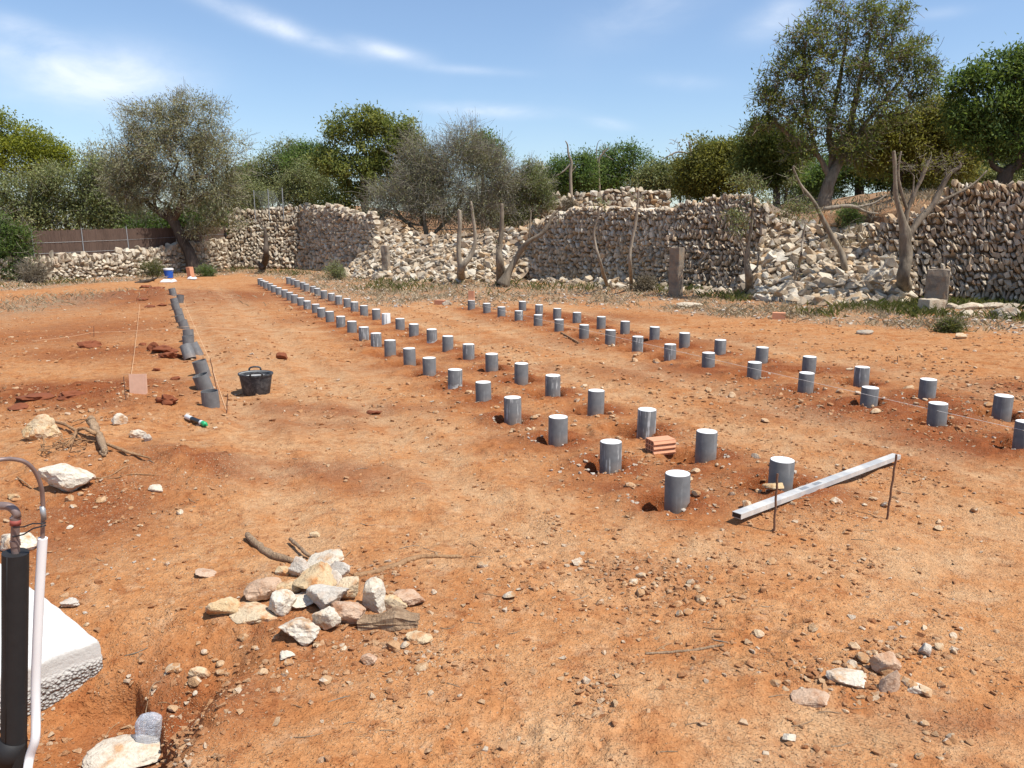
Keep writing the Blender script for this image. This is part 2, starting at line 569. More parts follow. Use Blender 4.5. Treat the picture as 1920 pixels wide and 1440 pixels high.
def hz(x, y):
    x, y = np.asarray(x, float), np.asarray(y, float)
    z = 0.05 * fbm(x, y, .35, 3, 1) + .05 * fbm(x, y, 1.3, 4, 11) + .018 * fbm(x, y, 6, 3, 21)
    rough = sstep(-.06, .16, fbm(x, y, .8, 3, 31))
    z = z + (.016 + .03 * rough) * fbm(x, y, 14, 3, 41) + .012 * rough * fbm(x, y, 50, 2, 45)
    z = z + .045 * rough * np.maximum(0, .5 - np.abs(fbm(x, y, 5, 3, 47)) * 5) * sstep(.0, .2, fbm(x, y, 2.2, 2, 49) + .05)
    o_ = x * .905 + y * .425
    ext = sstep(3.2, 5.5, y) * sstep(33, 26, y)
    wob = .35 * fbm(x, y, .18, 2, 57)
    for c_, dp in RUTS:
        q_ = (o_ + wob - c_) / .2
        z = z - ext * dp * np.exp(-q_ ** 2) * (1 + 1.2 * fbm(x, y, 1.1, 3, 58)) + ext * dp * .45 * np.exp(-((np.abs(q_) - 1.7) / .45) ** 2)
    wd = wall_dist(x, y)
    z = z + .13 * sstep(7, 1.5, wd) * sstep(-6, 4, x)
    z = z + .06 * sstep(5, 0, wd)
    for e in MOUNDS:
        z = z + eblob(x, y, e) * (1 + 1.0 * fbm(x, y, 3, 3, 51))
    # shallow bank at the left and the small cut beside the concrete block
    u = (x - TROUGH.x) * .8 + (y - TROUGH.y) * .6 + .07 * fbm(x, y, 5, 3, 61)
    t_ = (x - TROUGH.x) * .6 - (y - TROUGH.y) * .8
    cut = sstep(.018, -.018, u) * sstep(-.75, -.12, u) * sstep(-.62, -.5, t_ + .1 * fbm(x, y, 6, 2, 63)) * sstep(.36, .2, t_)
    z = z - .34 * cut
    z = z + .07 * np.exp(-((u - .16) / .15) ** 2 - (t_ / .4) ** 2) * (1 + 2.5 * fbm(x, y, 9, 3, 66)) * (u > -.02)
    z = z - .24 * sstep(-1.25, -1.6, x - 0.12 * (y - 3.3)) * sstep(4.1, 3.3, y) * (1 - cut)
    # holes round the piles, spoil beside them
    for i, (a, b) in enumerate(PILES):
        if b > 22:
            continue
        m = (np.abs(x - a) < .6) & (np.abs(y - b) < .6)
        if not np.any(m):
            continue
        xm, ym = x[m], y[m]
        ox, oy = -.10 + .06 * math.sin(i * 7.1), .01 * math.cos(i * 3.3)
        nn = fbm(xm, ym, 7, 3, 71 + i)
        d = np.sqrt((xm - a - ox) ** 2 + (ym - b - oy) ** 2) / (.205 + .035 * math.sin(i * 5.7)) + .8 * nn
        zz = z[m] - (.15 + .05 * math.sin(i * 2.9)) * sstep(1.12, .8, d)
        zz = zz + .03 * np.exp(-((d - 1.7) / .5) ** 2) * (1 + 3 * nn)
        z[m] = zz
    return z


def gp(px, py, it=5):
    z = 0.0
    for _ in range(it):
        p = gz(px, py, z)
        z = float(hz(np.array([p.x]), np.array([p.y]))[0])
    return Vector((p.x, p.y, z))


# ------------------------------------------------------------------ ground
def ground_material():
    m, nt, p, out = new_mat('red_earth')
    pos = nd(nt, 'ShaderNodeNewGeometry').outputs['Position']

    def attr(n):
        return nd(nt, 'ShaderNodeAttribute', attribute_name=n).outputs['Fac']
    big = noise_(nt, pos, .55, 4, .6, .4)
    midn = noise_(nt, pos, 2.6, 5, .64)
    fine = noise_(nt, pos, 22, 4, .65)
    grit = noise_(nt, pos, 90, 2, .6)
    c = mixc(nt, ramp_(nt, big, .34, .66), (0.44, 0.184, 0.066), (0.54, 0.262, 0.106))
    c = mixc(nt, ramp_(nt, midn, .40, .68), c, (0.58, 0.320, 0.148))
    blot = noise_(nt, pos, 7.5, 4, .62, .6)
    c = mixc(nt, math_(nt, 'MULTIPLY', ramp_(nt, blot, .53, .66), .6), c, (0.32, 0.108, 0.036))
    c = mixc(nt, math_(nt, 'MULTIPLY', ramp_(nt, noise_(nt, pos, 5.3, 3, .65), .56, .68), .5), c, (0.60, 0.40, 0.235))
    dampf = math_(nt, 'MULTIPLY', math_(nt, 'MULTIPLY', attr('damp'), 1.4), math_(nt, 'MULTIPLY_ADD', ramp_(nt, midn, .25, .55), .85, .45), clamp=True)
    c = mixc(nt, dampf, c, (0.27, 0.085, 0.029))
    palef = math_(nt, 'MULTIPLY', attr('pale'), ramp_(nt, midn, .3, .6), clamp=True)
    c = mixc(nt, math_(nt, 'MULTIPLY', palef, .8), c, (0.61, 0.40, 0.222))
    # crumbs of lime in the soil
    vor = nd(nt, 'ShaderNodeTexVoronoi')
    vor.inputs['Scale'].default_value = 34
    vor.inputs['Randomness'].default_value = 1
    nt.links.new(pos, vor.inputs['Vector'])
    spk = math_(nt, 'MULTIPLY', ramp_(nt, vor.outputs['Distance'], .27, .16), ramp_(nt, big, .46, .6))
    c = mixc(nt, math_(nt, 'MULTIPLY', spk, .75), c, (0.60, 0.43, 0.28))
    for sc_, lo_, hi_, msk, col_, amt in ((82, .32, .18, ramp_(nt, midn, .40, .6), (0.67, 0.48, 0.30), .75), (56, .28, .16, ramp_(nt, blot, .46, .6), (0.25, 0.088, 0.034), .42)):
        v_ = nd(nt, 'ShaderNodeTexVoronoi')
        v_.inputs['Scale'].default_value = sc_
        nt.links.new(pos, v_.inputs['Vector'])
        k_ = math_(nt, 'MULTIPLY', ramp_(nt, v_.outputs['Distance'], lo_, hi_), msk)
        c = mixc(nt, math_(nt, 'MULTIPLY', k_, amt), c, col_)
        spk = math_(nt, 'MAXIMUM', spk, k_)
    strawf = math_(nt, 'MULTIPLY', attr('straw'), ramp_(nt, midn, .3, .6), clamp=True)
    c = mixc(nt, strawf, c, mixc(nt, ramp_(nt, fine, .3, .7), (0.19, 0.14, 0.088), (0.46, 0.37, 0.26)))
    c = mixc(nt, ramp_(nt, fine, .28, .66), mixc(nt, 1.0, c, (0.76, 0.69, 0.64), 'MULTIPLY'), c)
    c = mixc(nt, ramp_(nt, grit, .3, .62), mixc(nt, 1.0, c, (0.85, 0.80, 0.76), 'MULTIPLY'), c)
    nt.links.new(c, p.inputs['Base Color'])
    p.inputs['Roughness'].default_value = 1.0
    p.inputs['Specular IOR Level'].default_value = 0.1
    # tread marks of the digger tracks on the packed strips
    mp_ = nd(nt, 'ShaderNodeMapping')
    nt.links.new(pos, mp_.inputs[0])
    mp_.inputs['Rotation'].default_value = (0, 0, R(-62))
    wv = nd(nt, 'ShaderNodeTexWave', wave_type='BANDS', bands_direction='X')
    nt.links.new(mp_.outputs[0], wv.inputs[0])
    wv.inputs['Scale'].default_value = 7.5
    wv.inputs['Distortion'].default_value = 1.6
    wv.inputs['Detail'].default_value = 2
    wv.inputs['Detail Scale'].default_value = 1.3
    tread = math_(nt, 'MULTIPLY', math_(nt, 'MULTIPLY', wv.outputs['Fac'], attr('tread')), ramp_(nt, midn, .40, .58))
    b0 = bump_(nt, p, tread, .9, .016)
    b1 = bump_(nt, p, fine, .8, .03, b0)
    b2 = bump_(nt, p, grit, .9, .010, b1)
    bump_(nt, p, spk, .8, .008, b2)
    return m


M['earth'] = ground_material()

ys = np.concatenate([[-80, -30, -10, -3, 0, 1.2, 1.9], np.geomspace(2.2, 46, 680), [50, 60, 80, 120, 200, 500]])
ss = np.concatenate([[-30, -8, -3, -1.4, -1.0, -.86], np.linspace(-.76, .76, 460), [.86, 1.0, 1.4, 3, 8, 30]])
YY, SS = np.meshgrid(ys, ss, indexing='ij')
XX = SS * np.maximum(YY, 2.2)
gx, gy = XX.ravel(), YY.ravel()
gzv = hz(gx, gy)
nr, nc = YY.shape
ii = np.arange((nr - 1) * (nc - 1))
a_ = (ii // (nc - 1)) * nc + ii % (nc - 1)
mb = MB()
mb.add(np.stack([gx, gy, gzv], 1), np.stack([a_, a_ + 1, a_ + nc + 1, a_ + nc], 1))
gme = mb.mesh('ground', M['earth'], True)


def set_attr(me, name, val):
    at_ = me.attributes.new(name, 'FLOAT', 'POINT')
    at_.data.foreach_set('value', np.clip(val, 0, 1).astype(np.float32))


warpx, warpy = gx + .8 * fbm(gx, gy, .9, 4, 81), gy + 1.2 * fbm(gx, gy, .9, 4, 85)
damp, pale = np.zeros(len(gx)), np.zeros(len(gx))
for e in DAMP:
    damp = np.maximum(damp, eblob(warpx, warpy, e, .8))
for e in PALE_P:
    pale = np.maximum(pale, eblob(warpx, warpy, e, .8))
for i, (a, b) in enumerate(PILES):
    m = (np.abs(gx - a) < 1.0) & (np.abs(gy - b) < 1.0)
    if np.any(m):
        d = np.hypot(gx[m] - a, gy[m] - b)
        damp[m] = np.maximum(damp[m], np.exp(-(d / .42) ** 2) * .85)
o_ = gx * .905 + gy * .425 + .35 * fbm(gx, gy, .18, 2, 57)
for c_, dp in RUTS:
    pale = np.maximum(pale, .8 * np.exp(-((o_ - c_) / .34) ** 2) * sstep(3.2, 5.5, gy) * sstep(33, 26, gy))
pale = np.maximum(pale, .55 * np.exp(-((o_ - 1.6) / .9) ** 2) * sstep(3.5, 8, gy) * sstep(33, 24, gy))
for i, (a, b) in enumerate(PILES):
    m = (np.abs(gx - a) < 1.0) & (np.abs(gy - b) < 1.0)
    pale[m] *= sstep(.3, .8, np.hypot(gx[m] - a, gy[m] - b))
wd_ = wall_dist(gx, gy)
STRIP_X = [-22, -16, -13, -9, -4, -1, 2, 5, 8, 14]
STRIP_W = [7.5, 6.5, 5.0, 7.5, 12.5, 10.5, 6.6, 6.2, 6.4, 6.0]


def strip(x, y, k=1.0):
    w = np.interp(x, STRIP_X, STRIP_W) * k
    return sstep(1.08, .72, (wall_dist(x, y) + 5.0 * fbm(x, y, .45, 4, 91)) / w)


straw = strip(gx, gy) * .8
straw = np.maximum(straw, eblob(warpx, warpy, ell(60, 575, 120, 22, .8)))
straw = np.maximum(straw, eblob(warpx, warpy, ell(690, 545, 130, 16, .8)))
straw = np.maximum(straw, eblob(warpx, warpy, ell(640, 520, 130, 8, .8)))
tread = np.zeros(len(gx))
for e in [ell(1380, 1290, 170, 50, 1), ell(1650, 1370, 200, 50, 1), ell(1880, 1180, 60, 60, .7), ell(1250, 1400, 200, 40, .8), ell(1350, 1250, 120, 40, .8)]:
    tread = np.maximum(tread, eblob(gx, gy, e, .9))
set_attr(gme, 'damp', damp)
set_attr(gme, 'pale', pale)
set_attr(gme, 'straw', straw)
set_attr(gme, 'tread', tread)
tag(obj('ground', gme), 'bare orange-red earth of the building plot', kind='structure')

# ------------------------------------------------------------------ upper terrace behind the walls
pxs = np.linspace(2400, -420, 142)
vs = [0.0, 0.22, .8, 2, 4, 7, 11, 16, 24, 40, 80, 200]
tv = []
for px in pxs:
    w = wall_at(px)
    tz = top_z(px)
    back = 1.9 * max(0, 1 - ((px - 1555) / 125) ** 2) if abs(px - 1555) < 125 else (1.1 * max(0, 1 - ((px - 840) / 150) ** 2) if abs(px - 840) < 150 else 0)
    slope = float(np.interp(px, [700, 985, 1350, 1480, 2000], [.06, .022, .03, .05, .06]))
    if 1425 < px < 1760:
        tz = CAM_H + ray(px, float(np.interp(px, [1425, 1560, 1690, 1760], [396, 394, 392, 366])))[1] * w.y + .14
    if px > 430:
        for v in vs:
            vv = v + .62 + back
            x, y = w.x * (1 + .6 * vv / w.y), w.y + vv
            z = tz - .2 + slope * min(vv, 16) + .02 * max(0, vv - 16) - (1.3 if v == 0 else 0) - .12 * (back > 0)
            z += float(.07 * fbm(np.array([x]), np.array([y]), .7, 3, 7)[0]) * min(1, vv)
            tv.append((x, y, z))
    else:
        for v in vs:
            x, y = w.x * (1 + .6 * v / w.y), w.y + v
            tv.append((x, y, tz - .2 + .04 * min(v, 30) - (.5 if v == 0 else 0)))
mb = MB()
nc2 = len(vs)
ii = np.arange((len(pxs) - 1) * (nc2 - 1))
a_ = (ii // (nc2 - 1)) * nc2 + ii % (nc2 - 1)
mb.add(tv, np.stack([a_, a_ + nc2, a_ + nc2 + 1, a_ + 1], 1))
tme = mb.mesh('terrace', M['earth'], True)
tvx = np.array(tv)
set_attr(tme, 'straw', .55 + .4 * sstep(-.12, .12, fbm(tvx[:, 0], tvx[:, 1], .25, 3, 5)))
for n_ in ('damp', 'pale', 'tread'):
    set_attr(tme, n_, np.full(len(tv), .1 if n_ != 'tread' else 0))
tag(obj('terrace', tme), 'raised earth terrace behind the stone walls', kind='structure')


def terrace_z(x, y):
    best, bd = None, 1e9
    d = (tvx[:, 0] - x) ** 2 + (tvx[:, 1] - y) ** 2
    idx = np.argsort(d)[:3]
    w = 1 / (d[idx] + .05)
    return float((tvx[idx, 2] * w).sum() / w.sum())


# ------------------------------------------------------------------ stones
def hull_stone(seed, n=13, box=.5):
    rg = random.Random(seed)
    bm = bmesh.new()
    for _ in range(n):
        v = Vector((rg.gauss(0, 1), rg.gauss(0, 1), rg.gauss(0, 1))).normalized()
        k = max(abs(v.x), abs(v.y), abs(v.z))
        v = v * (1 - box) + v / k * box * rg.uniform(.8, 1.0)
        bm.verts.new(v * .5)
    r = bmesh.ops.convex_hull(bm, input=bm.verts)
    junk = [e for e in r['geom_interior'] if isinstance(e, bmesh.types.BMVert)]
    bmesh.ops.delete(bm, geom=junk, context='VERTS')
    bm.verts.index_update()
    v = np.array([q.co[:] for q in bm.verts])
    v = (v - (v.max(0) + v.min(0)) / 2) / (v.max(0) - v.min(0))
    f = np.array([[q.index for q in fc.verts] for fc in bm.faces])
    bm.free()
    return v, f


HULLS = [hull_stone(s, 10 + s % 4, .45 + .06 * (s % 5)) for s in range(28)] + [hull_stone(s, 15 + s % 4, .82) for s in range(100, 128)]
_stone_meshes = {}


def stone_mesh(i, mat):
    key = (i, mat)
    if key not in _stone_meshes:
        _stone_meshes[key] = MB().add(*HULLS[i]).mesh('stone', M[mat])
    return _stone_meshes[key]


def place_stones(root, stones, limit=300):
    """stones: (pos, 3x3 rot, scale, hull, mat); the largest in view become parts, the rest one mass per material"""
    stones.sort(key=lambda s: -max(s[2][0], s[2][2]) / s[0].length)
    for pos, rot, sc, h, mat in stones[:limit]:
        o = obj('stone', stone_mesh(h, mat), root)
        o.matrix_local = Matrix.Translation(pos) @ Matrix(rot.tolist()).to_4x4() @ Matrix.Diagonal((*sc, 1))
    rest = {}
    for s in stones[limit:]:
        rest.setdefault(s[4], []).append(s)
    for mat, lst in rest.items():
        b = MB()
        for pos, rot, sc, h, _ in lst:
            v, f = HULLS[h]
            b.add((v * np.array(sc)) @ rot.T + np.array(pos), f)
        tag(b.build('stone_mass', M[mat], root), kind='stuff')


def euler_m(x, y, z):
    return np.array(Matrix.Rotation(z, 3, 'Z') @ Matrix.Rotation(y, 3, 'Y') @ Matrix.Rotation(x, 3, 'X'))


def dry_wall(name, label, px0, px1, ch, sw, mats, seed, lean=.3, jitter=.12, batter=.17, depth=.36, lift=0.0, foot=-.12, ptsf=None, topf=None, cope=0.0):
    rg = random.Random(seed)
    root = thing(name, label, 'wall')
    wf, tf = ptsf or wall_at, topf or top_z
    # resample the wall line by length
    N = 240
    pl = [wf(px0 + (px1 - px0) * i / N) for i in range(N + 1)]
    tz = [tf(px0 + (px1 - px0) * i / N) for i in range(N + 1)]
    cum = [0]
    for a, b in zip(pl[:-1], pl[1:]):
        cum.append(cum[-1] + (b - a).length)
    L = cum[-1]

    def S(u):
        k = min(max(int(np.searchsorted(cum, u)) - 1, 0), N - 1)
        t = (u - cum[k]) / max(cum[k + 1] - cum[k], 1e-6)
        d = (pl[k + 1] - pl[k]).normalized()
        n_ = Vector((d.y, -d.x, 0))
        c = pl[k].lerp(pl[k + 1], t)
        if n_.dot(Vector((-c.x, -c.y, 0))) < 0:
            n_ = -n_
        return c, d, n_, tz[k] + (tz[k + 1] - tz[k]) * t
    stones = []
    z = foot
    zmax = max(tz)
    while z < zmax + .1:
        h = ch * rg.uniform(.8, 1.25)
        u = rg.uniform(0, sw)
        ln = lean * rg.choice((1, 1, 1, -.5)) * rg.uniform(.7, 1.2)
        while u < L:
            w = sw * rg.choice((.6, .75, .9, 1, 1, 1.15, 1.45)) * rg.uniform(.85, 1.15)
            c, d, n_, t = S(min(u + w / 2, L))
            t += .10 * math.sin(u * 2.1 + seed) * rg.random()
            hh = h * rg.choice((.7, .9, 1, 1, 1.1, 1.3)) * rg.uniform(.9, 1.1)
            iscope = cope and z + h > t - cope and z < t
            if z + hh * .5 < t:
                if iscope:
                    hh = max(hh, cope * rg.uniform(.8, 1.2))
                zz = z + h / 2 + rg.uniform(-.22, .22) * h * (1 + jitter * 3) + .25 * h * math.sin(u * .9 + z * 1.5 + seed)
                pos = c + n_ * (-.02 + rg.uniform(-.04, .05) - batter * max(zz, 0)) + Vector((0, 0, zz))
                pos.z += 0 if z > 0 else 0
                ang = math.atan2(d.y, d.x)
                rot = euler_m(batter * .8 + rg.uniform(-.12, .12), ln + rg.uniform(-1, 1) * jitter * 2, ang + rg.uniform(-.14, .14))
                stones.append((pos, rot, (w * 1.16, depth * rg.uniform(.9, 1.15), hh * 1.18), rg.randrange(28) + 28, mats[0] if rg.random() < mats[2](u / L, (z / max(t, .1))) else mats[1]))
            u += w
        z += h * .93
    b = MB()
    cv, cf = [], []
    K = 80
    for i in range(K + 1):
        c, d, n_, t = S(L * i / K)
        tt = t - .1 - (.9 if i < 2 or i > K - 2 else (.4 if i < 4 or i > K - 4 else 0)) * min(1, t)
        for off, zq in ((-.03, foot - .1), (-.03 - batter * tt, tt), (-.6 - batter * tt, tt), (-.6, foot - .1)):
            q = c + n_ * off
            cv.append((q.x, q.y, zq))
    for i in range(K):
        for j in range(4):
            cf.append((i * 4 + j, i * 4 + (j + 1) % 4, i * 4 + 4 + (j + 1) % 4, i * 4 + 4 + j))
    cf += [(0, 1, 2, 3), (K * 4 + 3, K * 4 + 2, K * 4 + 1, K * 4)]
    b.add(cv, cf).build('wall_core', M['wall_core'], root)
    place_stones(root, stones)
    return root


dry_wall('dry_stone_wall', 'tall grey coursed dry stone terrace wall at the right edge behind the pruned tree', 2300, 1625, .185, .105, ('wall_grey', 'rubble', lambda u, v: .8 if v < .75 else .35), 3, lean=.45, jitter=.07)
dry_wall('dry_stone_wall', 'long terrace wall of small leaning stones behind the squared stone post', 1425, 985, .165, .09, ('wall_grey', 'rubble', lambda u, v: .82 if u < .38 else .28), 4, lean=.5, jitter=.08)
dry_wall('dry_stone_wall', 'high grey corner wall below the carob tree and dry twiggy bush', 705, 425, .18, .155, ('wall_grey', 'wall_cream', lambda u, v: .72 if .15 < u < .7 and v < .85 else .3), 6, lean=.2, jitter=.2)
dry_wall('dry_stone_wall', 'low cream field wall below the brown screen fence at left', 430, -300, .165, .18, ('wall_cream', 'wall_grey', lambda u, v: .8 if u > .25 else .35), 8, lean=.15, jitter=.25, batter=.06, cope=.26)


def up_pt(px):
    a, b = at(1010, 396, 40), at(1262, 378, 40)
    t = (px - 1010) / 252
    q = a.lerp(b, t)
    return Vector((q.x, q.y, 0))


def up_top(px):
    py = np.interp(px, [1010, 1030, 1060, 1110, 1160, 1200, 1230, 1262], [376, 369, 364, 357, 352, 350, 356, 352])
    return CAM_H + ray(px, py)[1] * 40


dry_wall('dry_stone_wall', 'short cream dry stone wall on the upper terrace below the green bushes', 1262, 1010, .22, .26, ('wall_cream', 'rubble', lambda u, v: .6), 9, lean=.2, jitter=.2, batter=.05, foot=2.7, ptsf=up_pt, topf=up_top)


def rubble(label, px0, px1, run, n, seed, smax, topk=1.0):
    rg = random.Random(seed)
    root = thing('rubble_heap', label, 'rubble')
    K, J = 40, 10
    P = {}
    for i in range(K + 1):
        px = px0 + (px1 - px0) * i / K
        c, tz = wall_at(px), top_z(px) * topk
        ed = math.sin(math.pi * i / K) ** .6
        d = (wall_at(px + 4) - wall_at(px - 4)).normalized()
        n_ = Vector((d.y, -d.x, 0))
        if n_.dot(Vector((-c.x, -c.y, 0))) < 0:
            n_ = -n_
        for j in range(J + 1):
            t = j / J
            off = -1.5 + (1.5 + run * (.35 + .65 * ed)) * t
            q = c + n_ * off
            zz = tz * (1 - t) ** 1.25 + .0
            zz += .28 * float(fbm(np.array([q.x]), np.array([q.y]), .9, 3, seed)[0]) * min(1, 4 * t * (1 - t) + .2)
            g0 = float(hz(np.array([q.x]), np.array([q.y]))[0])
            P[i, j] = Vector((q.x, q.y, max(zz, 0) + g0 - .05))
    b = MB()
    cv = [P[i, j][:] for i in range(K + 1) for j in range(J + 1)]
    cf = [(i * (J + 1) + j, i * (J + 1) + j + 1, (i + 1) * (J + 1) + j + 1, (i + 1) * (J + 1) + j) for i in range(K) for j in range(J)]
    b.add(cv, cf).build('earth_slope', M['wall_core'], root)
    stones = []
    for _ in range(n):
        u, t = rg.random() * K, rg.random() ** .95 * J
        i, j = min(int(u), K - 1), min(int(t), J - 1)
        p = P[i, j].lerp(P[i + 1, j], u - i).lerp(P[i, j + 1].lerp(P[i + 1, j + 1], u - i), t - j)
        s = smax * (.32 + .68 * rg.random() ** 2.6)
        rot = euler_m(rg.uniform(-.7, .7), rg.uniform(-.7, .7), rg.uniform(0, 6.28))
        stones.append((p + Vector((0, 0, s * rg.uniform(.05, .3))), rot, (s * rg.uniform(.9, 1.4), s * rg.uniform(.7, 1.0), s * rg.uniform(.45, .75)), rg.randrange(28), 'rubble' if rg.random() < .8 else ('wall_cream' if rg.random() < .6 else 'wall_grey')))
    place_stones(root, stones)
    return root


rubble('collapsed slope of pale broken stones between the two coursed walls at right', 1400, 1715, 2.3, 1250, 11, .44)
rubble('wide tumbled heap of cream stones in the gap left of the long wall', 1000, 672, 2.4, 1500, 12, .4)
rubble('scatter of fallen stones along the foot of the long wall', 1420, 1010, 1.4, 420, 13, .36, .16)

# squared stone posts
M['post_stone'] = stone_mat('shade_toned_weathered_post_stone', [(0, (0.27, 0.22, 0.165)), (1, (0.36, 0.30, 0.23))], stain_amt=.35, sc=9, lichen=.6)  # darker base tone paints in the posts' shaded faces; stains and lichen are wear
def stone_post(label, px, py, w, d, h, rz, mat, seed, tilt=0.0, base=None):
    p = base or gp(px, py)
    rg = random.Random(seed)
    bm = bmesh.new()
    bmesh.ops.create_cube(bm, size=1)
    bmesh.ops.subdivide_edges(bm, edges=bm.edges, cuts=5, use_grid_fill=True)
    for v in bm.verts:
        q = Vector((v.co.x * w, v.co.y * d, (v.co.z + .5) * h))
        nn = mnoise.noise_vector(q * 5 + Vector((seed, 0, 0))) * .025 + mnoise.noise_vector(q * 14 + Vector((seed, 0, 0))) * .012
        edge = sum(abs(c) > .45 for c in (v.co.x, v.co.y, v.co.z))
        v.co = q + nn - (Vector((q.x, q.y, 0)) * .05 if edge > 1 else Vector())
    me = bpy.data.meshes.new('stone_post')
    bm.to_mesh(me)
    bm.free()
    me.materials.append(M[mat])
    o = obj('stone_post', me, None, p - Vector((0, 0, .08)), (tilt, 0, rz))
    return tag(o, label, 'post', 'squared stone posts in front of the walls')


stone_post('tall squared stone post standing before the long wall right of centre', 1266, 556, .34, .34, 1.52, R(-38), 'post_stone', 1)
stone_post('wide upright squared stone block beside the pruned tree at right', 1753, 577, .52, .4, 1.05, R(-28), 'post_stone', 2)
stone_post('low squared stone block lying at the foot of the wide upright block', 1746, 586, .58, .34, .38, R(22), 'wall_cream', 3)
stone_post('narrow squared stone post by the corner wall near the far pile row ends', 536, 502, .36, .3, 1.15, R(-20), 'post_stone', 4)
stone_post('slim grey stone post leaning in the tumbled stone heap', 725, 520, .3, .3, 1.45, R(-15), 'post_stone', 5, .05)
stone_post('short stone post behind the forked pruned trunk', 948, 522, .4, .3, 1.15, R(-15), 'post_stone', 6)


def rebase(root, loc):
    loc = Vector(loc)
    root.location = loc
    for c in root.children:
        c.location = c.location - loc
    return root


for o in list(COL.objects):
    if o.name.startswith(('dry_stone_wall', 'rubble_heap')) and o.parent is None:
        ch = [c for c in o.children if c.name.startswith('stone') and 'mass' not in c.name]
        m = sum((c.location for c in ch), Vector()) / len(ch)
        rebase(o, (m.x, m.y, min(c.location.z for c in ch)))

# ------------------------------------------------------------------ trees
LEAFQ = np.array([[0, 0, 0], [.42, .5, .06], [1, 0, 0], [.42, -.5, .06]])


def leaves(mb_, cen, n, spread, ln, wd, rg, tint, up=.35, out=None, outw=.4, droop=0.0, flat=.0):
    """n leaves round each centre: cen (k,3)"""
    k = len(cen)
    c = np.repeat(cen, n, 0)
    t = np.repeat(tint, n)
    m = len(c)
    off = rg.normal(0, 1, (m, 3)) * np.array([1, 1, .8]) * spread
    pos = c + off
    d = rg.normal(0, 1, (m, 3))
    d /= np.linalg.norm(d, axis=1)[:, None]
    if out is not None:
        d += outw * np.repeat(out, n, 0)
    d[:, 2] -= droop
    up = up + .7
    d /= np.linalg.norm(d, axis=1)[:, None]
    nr_ = rg.normal(0, 1, (m, 3))
    nr_[:, 2] = np.abs(nr_[:, 2]) + up
    s = np.cross(nr_, d)
    s /= np.linalg.norm(s, axis=1)[:, None] + 1e-9
    nn = np.cross(d, s)
    L = (ln * rg.uniform(.6, 1.3, m))[:, None]
    W = (wd * rg.uniform(.7, 1.25, m))[:, None]
    v = np.stack([pos + d * L * q[0] + s * W * q[1] + nn * W * q[2] for q in LEAFQ], 1).reshape(-1, 3)
    f = np.arange(m * 4).reshape(-1, 4)
    mb_.add(v, f, np.repeat(t + rg.normal(0, .06, m), 4))


def sample_lumps(lumps, Y, n, rg, shell=.55, depth_k=.85):
    """points inside lumps given as photo ellipses (px,py,rx,ry[,dY]) at distance Y"""
    A = np.array([l[2] * l[3] for l in lumps], float) ** .9
    A /= A.sum()
    out, cs = [], []
    for l, k in zip(lumps, rg.multinomial(n, A)):
        yy = Y + (l[4] if len(l) > 4 else 0)
        c = np.array(at(l[0], l[1], yy))
        rx, rz = l[2] * yy / F_PX, l[3] * yy / F_PX
        ry = (rx + rz) / 2 * depth_k
        d = rg.normal(0, 1, (k, 3))
        d /= np.linalg.norm(d, axis=1)[:, None]
        r = (shell + (1 - shell) * rg.random(k)) ** 1 * (1 + .16 * rg.normal(0, 1, k))
        out.append(c + d * r[:, None] * np.array([rx, ry, rz]))
        cs.append(np.repeat(c[None], k, 0))
    return np.concatenate(out), np.concatenate(cs)


def skeleton(stems, targets, rg, seg=.45, wob=.12, droop=0.0):
    """stems: list of lists of (pos, radius). returns pos, parent, fixed radius"""
    pos, par, fix = [], [], []
    for st in stems:
        prev = -1
        for i, (p, r) in enumerate(st):
            if i == 0 and len(st[0]) == 2 and st is not stems[0]:
                # attach to the nearest node of what stands already if it lies close
                dd = [np.linalg.norm(np.array(p) - q) for q in pos]
                j = int(np.argmin(dd))
                if dd[j] < .35:
                    prev = j
                    continue
            pos.append(np.array(p, float))
            par.append(prev)
            fix.append(r)
            prev = len(pos) - 1
    if len(targets):
        tip = pos[len(stems[0]) - 1]
        order = np.argsort(np.linalg.norm(targets - tip, axis=1))
        cap = len(pos) + len(targets) * 8
        arr = np.zeros((cap, 3))
        arr[:len(pos)] = np.array(pos)
        low = np.array([(f is not None and i < 1) for i, f in enumerate(fix)])
        cnt = len(pos)
        lowpen = np.zeros(cap)
        z0, z1 = pos[0][2], tip[2]
        for i in range(cnt):
            lowpen[i] = 1.6 * max(0, (z0 + .6 * (z1 - z0)) - pos[i][2])
        for t in targets[order]:
            dv = t - arr[:cnt]
            cost = np.linalg.norm(dv, axis=1) + .5 * np.maximum(0, -dv[:, 2]) + lowpen[:cnt]
            j = int(np.argmin(cost))
            d = t - arr[j]
            L = np.linalg.norm(d)
            k = max(1, min(6, int(L / seg)))
            prev = j
            o = rg.normal(0, wob * L, 3)
            for q in range(1, k + 1):
                s = q / k
                p = arr[j] + d * s + o * math.sin(math.pi * s) + np.array([0, 0, (.1 - droop) * L * math.sin(math.pi * s)])
                if cnt >= cap:
                    break
                arr[cnt] = p
                pos.append(p)
                par.append(prev)
                fix.append(None)
                prev = cnt
                cnt += 1
    return np.array(pos), par, fix


